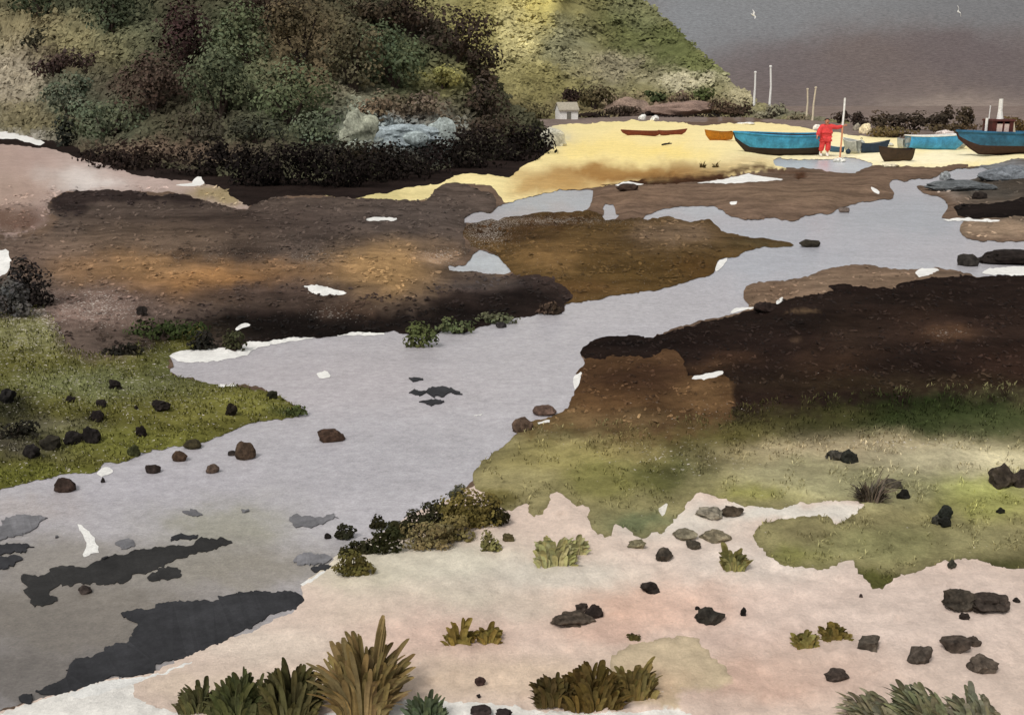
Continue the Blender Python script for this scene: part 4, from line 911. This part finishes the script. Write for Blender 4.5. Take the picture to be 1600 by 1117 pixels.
stone(1277,199,6,5,(234,228,218),'small white rock behind the red figure, on the left', 'beach_rock', 'rock')
stone(1385,226,10,4,(196,194,182),'flat grey rock right of the navy dinghy', 'beach_rock', 'rock')
stone(1312,250,9,4,(206,204,194),'low pale rock in front of the slate blue dinghy', 'beach_rock', 'rock')
stone(1391,259,13,3,(214,204,176),'low sandy rock below the small brown boat', 'beach_rock', 'rock')
stone(1165,193,14,2.5,(232,228,218),'long low white rock at the back of the beach', 'beach_rock', 'rock')
# twiggy grey bush on the pale grass
tussock(1360,782,40,48,(104,94,82),'grey twiggy bush on the pale grass, left of the flat stone',150,1.6,0,(.1,.8),'twiggy_bush',.35,False)
def litter(names, n, size, label, oname, box, seed, lo=.55, hi=1.5):
    rnd = random.Random(seed)
    X = np.array([rnd.uniform(box[0], box[2]) for _ in range(n)]); Y = np.array([rnd.uniform(box[1], box[3]) for _ in range(n)])
    top = np.full(n, -1)
    for j in range(len(REG)): top[inpoly(X, Y, Rp[j])] = j
    for P in Wp.values(): top[inpoly(X, Y, P)] = -1
    k = np.array([t >= 0 and REG[t][0] in names for t in top]) & (shore_dist(X, Y) > 5) & np.array([fb(a / 40, b / 16, 3.3, 3) > -.1 for a, b in zip(X, Y)])
    X, Y, top = X[k], Y[k], top[k]; Pw = place(X, Y); V, Fc, CC = [], [], []
    col = np.zeros((len(X), 3))
    for j in np.unique(top): q = top == j; col[q] = tint(REG[j][3], BLOB.get(REG[j][0], []), X[q], Y[q])
    for i in range(len(X)):
        p = Vector(Pw[i]); s = depth(p) / F; r = size * s * rnd.uniform(.4, 1.4)
        dab(V, Fc, p + Vector((0, 0, r * .25)), (Vector((0, -.35, 1)) + rdir(rnd) * .3).normalized(), r, rnd, .5); CC.append(col[i] * rnd.uniform(lo, hi))
    tag(meshobj(oname, V, Fc, M_stone, None, CC), label, kind='stuff')
litter(('left_bank', 'low_dark_bank', 'left_bank_crest', 'ochre_bank', 'shell_sand'), 9000, 5.0, 'torn seaweed and mud clods strewn over the banks', 'bank_litter', (-40, 290, 1250, 560), 21, .6, 1.5)
litter(('black_bank', 'brown_slope', 'tan_bank', 'right_mud', 'right_mud_dark'), 11000, 4.6, 'torn weed and mud clods strewn over the dark bank', 'dark_bank_litter', (740, 280, 1660, 760), 22, .55, 1.8)
# ------------------------------------------------------------------ boats
WHT = solid('white paint', (236,234,228), .6, .12)
def hull_pts(u, L_, B, H, sheer, off=0.0, pointed=False):
    b = B / 2 * (1 - (1 - min(u / .5, 1)) ** 2.2)
    if u > .5: b *= 1 - (.28 if not pointed else 1.0) * ((u - .5) / .5) ** 2.4
    b = max(b, .02)
    zs = H * (1 + sheer * (1 - u) ** 2.2 + sheer * .35 * u ** 4)
    zk = H * .75 * max(0, (.14 - u) / .14) ** 1.6 + (H * .5 * max(0, (u - .88) / .12) ** 1.6 if pointed else H * .12 * u ** 3)
    pts = []
    for j in range(8):
        a = j / 7 * math.pi / 2
        y = (b - off) * math.sin(a) ** .75; z = zk + off + (zs - zk - off) * (1 - math.cos(a)) ** .92
        x = (u - .5) * L_ - (z / H) * .10 * L_ * max(0, 1 - u * 2.2) + (z / H) * .03 * L_ * max(0, u - .6)
        pts.append((x, max(y, 0), z))
    return pts
def boat(px, py, lpx, hpx, name, label, top, bottom, rim, inside=None, seats=2, split=3, yaw=0.0, roll=0.0, sheer=.35, pointed=False, beam=.34, wet=False, where=None):
    base = where if where is not None else ground_at(px, py); s = depth(base) / F
    L_ = lpx * s; H = hpx * s / (1 + sheer * .5); B = L_ * beam
    root = empty(name, base - Vector((0, 0, .03)), yaw); root.rotation_euler = (roll, 0, yaw)
    NU = 16
    def shell(j0, j1, off):
        V, Fc = [], []
        for sd in (-1, 1):
            n = len(V)
            for i in range(NU + 1):
                for (x, y, z) in hull_pts(i / NU, L_, B, H, sheer, off, pointed)[j0:j1 + 1]: V.append((x, y * sd, z))
            m = j1 - j0 + 1
            for i in range(NU):
                for j in range(m - 1):
                    q = (n + i * m + j, n + (i + 1) * m + j, n + (i + 1) * m + j + 1, n + i * m + j + 1)
                    Fc.append(q if (sd > 0) == (off == 0) else q[::-1])
        m = j1 - j0 + 1                                            # transom
        a = NU * m; b = (NU + 1) * m + NU * m
        for j in range(m - 1): Fc.append((a + j, a + j + 1, b + j + 1, b + j))
        return V, Fc
    V, Fc = shell(split, 7, 0); meshobj('topsides', V, Fc, top, root, None, True)
    V, Fc = shell(0, split, 0); meshobj('bottom', V, Fc, bottom, root, None, True)
    V, Fc = shell(0, 7, .035 * L_ / 4); meshobj('inside', V, Fc, inside or bottom, root, None, True)
    g = MB()
    for sd in (-1, 1):
        P = [hull_pts(i / NU, L_, B, H, sheer, 0, pointed)[7] for i in range(NU + 1)]
        g.tube([(x, y * sd, z + .008) for x, y, z in P], .011 * L_, 6)
    a = hull_pts(1, L_, B, H, sheer, 0, pointed)[7]
    g.tube([(a[0], -a[1], a[2] + .008), (a[0], a[1], a[2] + .008)], .011 * L_, 6); g.build('gunwale', rim, root)
    k = MB(); k.tube([(hull_pts(i / NU, L_, B, H, sheer, 0, pointed)[0][0], 0, hull_pts(i / NU, L_, B, H, sheer, 0, pointed)[0][2] - .004) for i in range(NU + 1)], .009 * L_, 5)
    st = hull_pts(0, L_, B, H, sheer, 0, pointed); k.tube([(p[0] - .005, 0, p[2]) for p in st], .010 * L_, 5)
    k.build('keel', bottom, root)
    for i in range(seats):
        u = .3 + .5 * i / max(1, seats - 1); p = hull_pts(u, L_, B, H, sheer, .03, pointed)[6]
        MB().box(p[0] - .03 * L_, p[0] + .03 * L_, -p[1], p[1], p[2] - .02, p[2] + .012).build('seat', rim, root)
    tag(root, label, 'boat')
    return root, L_, H, B
BLUE = solid('sea blue paint', (58,142,178), .55, .5, 2); DBLU = solid('deep blue paint', (38,92,122), .55, .5, 2); LBLU = solid('light blue paint', (64,148,196), .55, .5, 2)
NAVY = solid('navy paint', (26,46,66), .6, .3); BRN = solid('tarred brown', (62,46,32), .75, .4, 3); TAR = solid('tarred black', (44,34,30), .75, .4, 3)
REDB = solid('red oxide paint', (112,52,32), .7, .3); ORG = solid('ochre orange paint', (176,112,22), .65, .3); GRY = solid('weathered grey', (172,174,166), .7, .2); OXD = solid('oxide bottom', (60,38,32), .75, .35)
PALE = solid('pale wood', (214,200,172), .7, .2)
boat(1219,243,122,34,'rowing_boat','long blue rowing boat with dark brown bottom beside the red figure',BLUE,TAR,BLUE,BRN,3,4,0,.06,.18)
boat(1460,234,88,23,'rowing_boat','light blue boat with white gunwale in front of the dark hedge',LBLU,LBLU,WHT,GRY,2,2,math.pi+.1,0,.2)
b3, L3, H3, B3 = boat(1592,240,166,33,'fishing_boat','big deep blue boat with red-brown bottom and wheelhouse, cut by the right edge',DBLU,OXD,DBLU,BRN,2,4,0,0,.12)
boat(1364,239,38,17,'dinghy','small navy dinghy with raised ends between the grey dinghy and the brown boat',NAVY,NAVY,NAVY,GRY,1,3,math.pi,0,.5)
boat(1400,252,50,21,'dinghy','small brown boat lying lowest on the pale sand',BRN,BRN,BRN,TAR,1,3,.15,.1,.35)
boat(1307,238,22,10,'dinghy','tiny slate blue dinghy with white gunwale right of the red figure',solid('slate blue paint',(60,92,116),.6,.25),NAVY,WHT,GRY,1,2,0,0,.4)
boat(1331,240,30,22,'dinghy','pale grey dinghy lying between the tiny blue one and the navy one',GRY,GRY,WHT,GRY,1,2,-1.15,.12,.25,False,.5)
boat(1408,232,20,15,'dinghy','pale grey pram dinghy end on, left of the light blue boat',GRY,GRY,GRY,GRY,1,2,-1.4,0,.2,False,.6)
boat(1004,212,54,8,'canoe','red-brown canoe on the upper beach, the longer one on the left',REDB,REDB,REDB,BRN,1,2,.05,0,.35,True,.16)
boat(1048,211,38,8,'canoe','red-brown canoe with upturned end, the shorter one on the right',REDB,REDB,REDB,BRN,1,2,math.pi-.1,0,.6,True,.18)
boat(1124,219,40,14,'dinghy','ochre orange dinghy on the upper beach left of the blue boat',ORG,ORG,ORG,ORG,2,3,.2,.15,.45)
# wheelhouse and mast of the big boat
MAR = solid('maroon paint', (78,34,28), .65, .3); PANE = solid('pale window glass', (206,186,176), .3, .1, 6, .05, .5)
sx = depth(b3.location) / F
x0 = (1538 - 1592) * sx; zt = H3 * 1.0
wh = MB(); W_ = 32 * sx; D_ = B3 * .6; hh = 19 * sx
for (a, b) in ((0, .2), (.48, .56), (.8, 1.0)): wh.box(x0 + a * W_, x0 + b * W_, -D_ / 2, -D_ / 2 + .06, zt - .3, zt + hh)
wh.box(x0, x0 + W_, D_ / 2 - .06, D_ / 2, zt - .3, zt + hh); wh.box(x0, x0 + .06, -D_ / 2 + .06, D_ / 2 - .06, zt - .3, zt + hh); wh.box(x0 + W_ - .06, x0 + W_, -D_ / 2 + .06, D_ / 2 - .06, zt - .3, zt + hh)
wo = wh.build('wheelhouse', MAR, b3)
MB().box(x0 + .2 * W_, x0 + .48 * W_, -D_ / 2 + .02, -D_ / 2 + .04, zt + .1, zt + hh * .8).build('window', PANE, wo)
MB().box(x0 + .56 * W_, x0 + .8 * W_, -D_ / 2 + .02, -D_ / 2 + .04, zt + .1, zt + hh * .8).build('window', PANE, wo)
MB().box(x0 - .05, x0 + W_ + .05, -D_ / 2 - .05, D_ / 2 + .05, zt + hh, zt + hh + .1, .02).build('roof', MAR, wo)
MB().tube([(x0 + W_ * .55, 0, zt + hh + .1), (x0 + W_ * .52, 0, zt + hh + .5), (x0 + W_ * .5, 0, zt + hh + 1.1)], [.17, .11, .10], 8).build('mast', WHT, b3)
MB().tube([(x0 - .1, -.1, zt - .1), (x0 - .12, -.1, zt + hh + .15)], .07, 6).build('post', WHT, b3)
MB().tube([(x0 + W_ + .35, .1, zt - .1), (x0 + W_ + .3, .1, zt + hh * .9)], [.16, .04], 6).build('fender_board', PALE, b3)
# buoys
def buoy(px, py, r, m, label):
    base = ground_at(px, py + r); s = depth(base) / F * r; root = empty('buoy', base)
    prof = [(0, 0), (.5, .08), (.85, .4), (1, .9), (.9, 1.4), (.55, 1.75), (.2, 1.9), (.16, 2.15), (0, 2.15)]; V, Fc, k = [], [], 14
    for (q, z) in prof:
        for j in range(k): a = 2 * math.pi * j / k; V.append((q * s * math.cos(a), q * s * math.sin(a), z * s))
    for i in range(len(prof) - 1):
        for j in range(k): Fc.append((i * k + j, i * k + (j + 1) % k, (i + 1) * k + (j + 1) % k, (i + 1) * k + j))
    meshobj('float', V, Fc, m, root, None, True)
    MB().tube([(.22 * s * math.cos(a), 0, 2.3 * s + .22 * s * math.sin(a)) for a in [i * math.pi / 5 for i in range(11)]], .06 * s, 6).build('eye', TAR, root)
    tag(root, label, 'buoy')
buoy(1501,224,8,GRY,'round grey buoy between the light blue and the big blue boat')
buoy(1345,225,6,GRY,'pale grey buoy behind the grey dinghy')
buoy(1325,237,4,NAVY,'tiny black buoy beside the slate blue dinghy')
# ------------------------------------------------------------------ posts on the shore
def post(px, py, top, rpx, m, label, bend=0.0, where=None, cap=None):
    base = where(px, py) if where else ground_at(px, py); s = depth(base) / F; h = (py - top) * s
    root = empty('mooring_pole', base)
    P = [(0, 0, -.4), (bend * s * .3, 0, h * .3), (bend * s * .2, 0, h * .6), (bend * s, 0, h)]
    MB().tube(P, [rpx * s * 1.15, rpx * s, rpx * s * .8, rpx * s * .75], 8).build('pole', m, root)
    MB().tube([(bend * s, 0, h), (bend * s, 0, h + rpx * s * 1.2)], [rpx * s * 1.25, rpx * s * .9], 8).build('cap', cap or m, root)
    tag(root, label, 'pole'); return root
PGR = solid('grey weathered pole', (150,146,132), .8, .25)
post(1178,168,116,1.8,WHT,'short white pole at the tip of the headland, left of the tall one',-1,FH)
post(1202,184,108,1.9,WHT,'tallest white pole standing at the tip of the headland',-3,FH)
post(1260,192,142,1.6,PALE,'thin white pole, left one of the close pair',-2,FH)
post(1268,200,140,1.7,PALE,'thin white pole, right one of the close pair',2,FH)
post(1543,204,168,1.0,WHT,'hair-thin pale stake left of the big boat mast',0)
# driftwood
dw = empty('driftwood', ground_at(1042, 228)); s = depth(dw.location) / F
MB().tube([(-8*s,0,.05),(-2*s,.1,.09),(8*s,.05,.13)], [.05,.06,.03], 7).build('log', TAR, dw); MB().tube([(1*s,.08,.1),(4*s,-.1,.22)], [.03,.012], 6).build('branch', TAR, dw)
tag(dw, 'short dark piece of driftwood on the yellow sand below the canoes', 'driftwood')
# ------------------------------------------------------------------ white hut
hb = far.p(884, 189); s = depth(hb) / F; hut = empty('hut', hb + Vector((0, -1.5, 0)), .25)
ww, hd, hh = 15 * s, 11 * s, 17 * s
RF = solid('weathered roof', (168,160,142), .85, .25); DOORM = solid('grey door', (120,116,106), .7, .2)
m = MB(); m.V = [(-ww,-hd,-.5),(ww,-hd,-.5),(ww,hd,-.5),(-ww,hd,-.5),(-ww,-hd,hh),(ww,-hd,hh),(ww,hd,hh),(-ww,hd,hh),(-ww,0,hh*1.55),(ww,0,hh*1.55)]
m.F = [(0,1,5,4),(2,3,7,6),(1,2,6,9,5),(3,0,4,8,7)]; m.build('wall', WHT, hut)
m = MB()
for sg in (-1, 1):
    n = len(m.V); e_ = .12
    A = [(-ww-.1,sg*(hd+.15),hh-.1),(ww+.1,sg*(hd+.15),hh-.1),(ww+.1,0,hh*1.55+.03),(-ww-.1,0,hh*1.55+.03)]
    m.V += A + [(x,y,z+e_) for x,y,z in A]; m.F += [tuple(n+i for i in f) for f in ((0,1,2,3),(4,5,6,7),(0,1,5,4),(1,2,6,5),(2,3,7,6),(3,0,4,7))]
m.build('roof', RF, hut)
MB().box(-ww*.2,ww*.25,-hd-.03,-hd+.03,-.3,hh*.8).build('door', DOORM, hut)
tag(hut, 'small white hut with pale grey roof at the top of the beach', 'hut')
# ------------------------------------------------------------------ person in red holding the pole
def person():
    base = ground_at(1288, 245); s = depth(base) / F; k = 1.0
    root = empty('person', base)
    RED = solid('red cloth', (214,66,64), .85, .2, 8); SKIN = solid('skin', (190,128,98), .6, .08); HAIR = solid('dark hair', (60,42,36), .8, .2); BOOT = solid('white boots', (228,224,216), .6, .1)
    def skin(name, verts, edges, rad, m, par, rootv=0):
        me = bpy.data.meshes.new(name); me.from_pydata([tuple(v) for v in verts], edges, []); o = bpy.data.objects.new(name, me); C.objects.link(o)
        md = o.modifiers.new('skin', 'SKIN'); 
        for i, r in enumerate(rad): me.skin_vertices[0].data[i].radius = (r, r) if not isinstance(r, tuple) else r
        me.skin_vertices[0].data[rootv].use_root = True
        ss = o.modifiers.new('sub', 'SUBSURF'); ss.levels = 2; ss.render_levels = 2
        md.use_smooth_shade = True; me.materials.append(m); o.parent = par; return o
    handR = Vector((.66, -.06, 1.44)); handL = Vector((-.40, -.22, .98))
    # body: pelvis, spine, neck, head, arms, legs (one continuous surface in skin, clothes over it)
    Vv = [(0,0,.92),(0,.0,1.12),(0,.0,1.34),(0,.0,1.47),(0,-.01,1.56),(0,-.015,1.66),(0,-.015,1.75),
          (.19,0,1.42),(.42,-.02,1.36),handR,(-.19,0,1.41),(-.30,-.06,1.18),handL,
          (.1,0,.86),(.11,-.03,.48),(.11,.03,.09),(.12,-.10,.04),(-.1,0,.86),(-.14,-.05,.48),(-.15,.05,.09),(-.17,-.08,.04)]
    Ee = [(0,1),(1,2),(2,3),(3,4),(4,5),(5,6),(2,7),(7,8),(8,9),(2,10),(10,11),(11,12),(0,13),(13,14),(14,15),(15,16),(0,17),(17,18),(18,19),(19,20)]
    Rr = [(.15,.11),(.135,.10),(.16,.11),(.055,.055),(.07,.085),(.082,.1),(.06,.075),.06,.045,.034,.06,.045,.034,.085,.06,.04,.035,.085,.06,.04,.035]
    # fingers: four and a thumb on each hand
    def fingers(h, d, curl, side):
        d = d.normalized(); u = Vector((0, 0, 1)).cross(d).normalized() if abs(d.z) < .9 else Vector((1, 0, 0)); v = d.cross(u)
        n = len(Vv); Vv.append(h + d * .07); Rr.append((.036, .018)); Ee.append((side, n))
        for i, (o_, ln) in enumerate(((-.03, .06), (-.01, .075), (.01, .07), (.03, .055))):
            a = len(Vv); Vv.append(h + d * .11 + v * o_); Vv.append(h + d * (.11 + ln * .6) + v * o_ + u * curl * ln); Vv.append(h + d * (.11 + ln * .5) + v * o_ + u * curl * ln * 1.9)
            Rr.extend([.009, .0085, .008]); Ee.extend([(n, a), (a, a + 1), (a + 1, a + 2)])
        a = len(Vv); Vv.append(h + d * .05 + v * .045); Vv.append(h + d * .09 + v * .065 + u * curl * .05); Rr.extend([.011, .009]); Ee.extend([(n, a), (a, a + 1)])
    fingers(handR, Vector((.8, -.1, .25)), .8, 9); fingers(handL, Vector((-.3, -.3, -.9)), .5, 12)
    body = skin('body', Vv, Ee, Rr, SKIN, root)
    jv = [Vv[0], Vv[1], Vv[2], (0,0,1.45), Vv[7], Vv[8], handR * .94 + Vector(Vv[8]) * .06, Vv[10], Vv[11], handL * .94 + Vector(Vv[11]) * .06, (0,0,.80)]
    skin('jacket', jv, [(0,1),(1,2),(2,3),(2,4),(4,5),(5,6),(2,7),(7,8),(8,9),(0,10)], [(.235,.17),(.225,.165),(.25,.165),(.085,.085),.125,.105,.08,.125,.11,.085,(.25,.18)], RED, root)
    skin('trousers', [(0,0,.90),Vv[13],Vv[14],(.11,.03,.26),Vv[17],Vv[18],(-.15,.05,.26)], [(0,1),(1,2),(2,3),(0,4),(4,5),(5,6)], [(.20,.15),.135,.115,.105,.135,.115,.105], RED, root)
    for sd in (15, 19):
        a = Vector(Vv[sd]); skin('boot', [a + Vector((0,0,.2)), a, a + Vector((.0,-.09,-.03)), a + Vector((.0,-.17,-.045))], [(0,1),(1,2),(2,3)], [.065,.06,.05,.038], BOOT, root)
    # face and hair
    h = MB(); V0, F0 = ICO3
    hv = [Vector((v.x * .098, v.y * .115 + .012, v.z * .1 + 1.70)) for v in V0]
    keep = [f for f in F0 if not (sum(V0[i].y for i in f) / 3 < -.25 and sum(V0[i].z for i in f) / 3 < .45) and sum(V0[i].z for i in f) / 3 > -.6]
    meshobj('hair', hv, keep, HAIR, root, None, True)
    n = MB(); n.tube([(0,-.09,1.675),(0,-.125,1.635),(0,-.10,1.62)], [.01,.016,.012], 6); n.build('nose', SKIN, root)
    for sx_ in (-1, 1):
        meshobj('eye', [Vector((v.x * .012 + sx_ * .033, v.y * .01 - .098, v.z * .008 + 1.675)) for v in ICO3[0]], ICO3[1], HAIR, root, None, True)
        meshobj('ear', [Vector((v.x * .014 + sx_ * .09, v.y * .022, v.z * .034 + 1.655)) for v in ICO3[0]], ICO3[1], SKIN, root, None, True)
    MB().tube([(-.024,-.1,1.595),(0,-.106,1.592),(.024,-.1,1.595)], [.004,.007,.004], 6).build('mouth', MAR, root)
    root.scale = (1.3, 1.15, 1.1)
    tag(root, 'person in red jacket and trousers reaching out to hold an upright pole', 'person')
    # the pole in the hand
    pl = empty('boat_pole', base + Vector((.80, -.09, 0)))
    MB().tube([(0,0,-.25),(.01,0,1.1),(.0,0,1.62)], [.05,.045,.04], 8).build('lower_shaft', solid('orange wood', (206,142,104), .7, .2), pl)
    MB().tube([(0,0,1.62),(.01,0,2.4),(0,0,3.0)], [.055,.05,.05], 8).build('upper_shaft', WHT, pl)
    tag(pl, 'upright pole, orange below and white above, held by the red figure', 'pole')
person()

# ------------------------------------------------------------------ two white gulls high over the shore
def gull(px, py, d, bank, label):
    root = empty('gull', at_depth(px, py, d)); W = solid('white feathers', (238,236,230), .8, .06) if 'white feathers' not in bpy.data.materials else bpy.data.materials['white feathers']
    b = MB(); b.tube([(-.24,0,0),(-.15,0,.01),(-.02,0,.0),(.10,0,.01),(.19,0,.04),(.24,0,.045),(.30,0,.03)], [.015,.05,.075,.065,.045,.035,.006], 10); b.build('body', W, root, True)
    for sd in (-1, 1):
        P = [(.0, .05, .03), (.06, .32, .16), (-.05, .68, .10)]; m = MB(); n = 0
        for k, (x, y, z) in enumerate(P):
            c = (.13, .11, .015)[k]; m.V += [(x + c, y * sd, z), (x - c, y * sd, z - .01), (x - c, y * sd, z + .008), (x + c, y * sd, z + .016)]
        for k in range(2):
            for j in range(4): m.F.append((k * 4 + j, k * 4 + (j + 1) % 4, (k + 1) * 4 + (j + 1) % 4, (k + 1) * 4 + j))
        m.F += [(0, 1, 2, 3), (8, 9, 10, 11)]; m.build('wing', W, root)
    m = MB(); m.V = [(-.20,-.03,0),(-.20,.03,0),(-.36,.07,0),(-.36,-.07,0),(-.20,-.03,.012),(-.20,.03,.012),(-.36,.07,.012),(-.36,-.07,.012)]
    m.F = [(0,1,2,3),(4,5,6,7),(0,1,5,4),(1,2,6,5),(2,3,7,6),(3,0,4,7)]; m.build('tail', W, root)
    root.rotation_euler = bank; root.scale = (.7,) * 3; tag(root, label, 'gull')
gull(1177, 24, 75, (.9, .35, .5), 'white gull gliding high before the dark moor beside the headland')
gull(1497, 18, 75, (1.2, -.5, 1.2), 'white gull banking high before the dark moor over the boats')
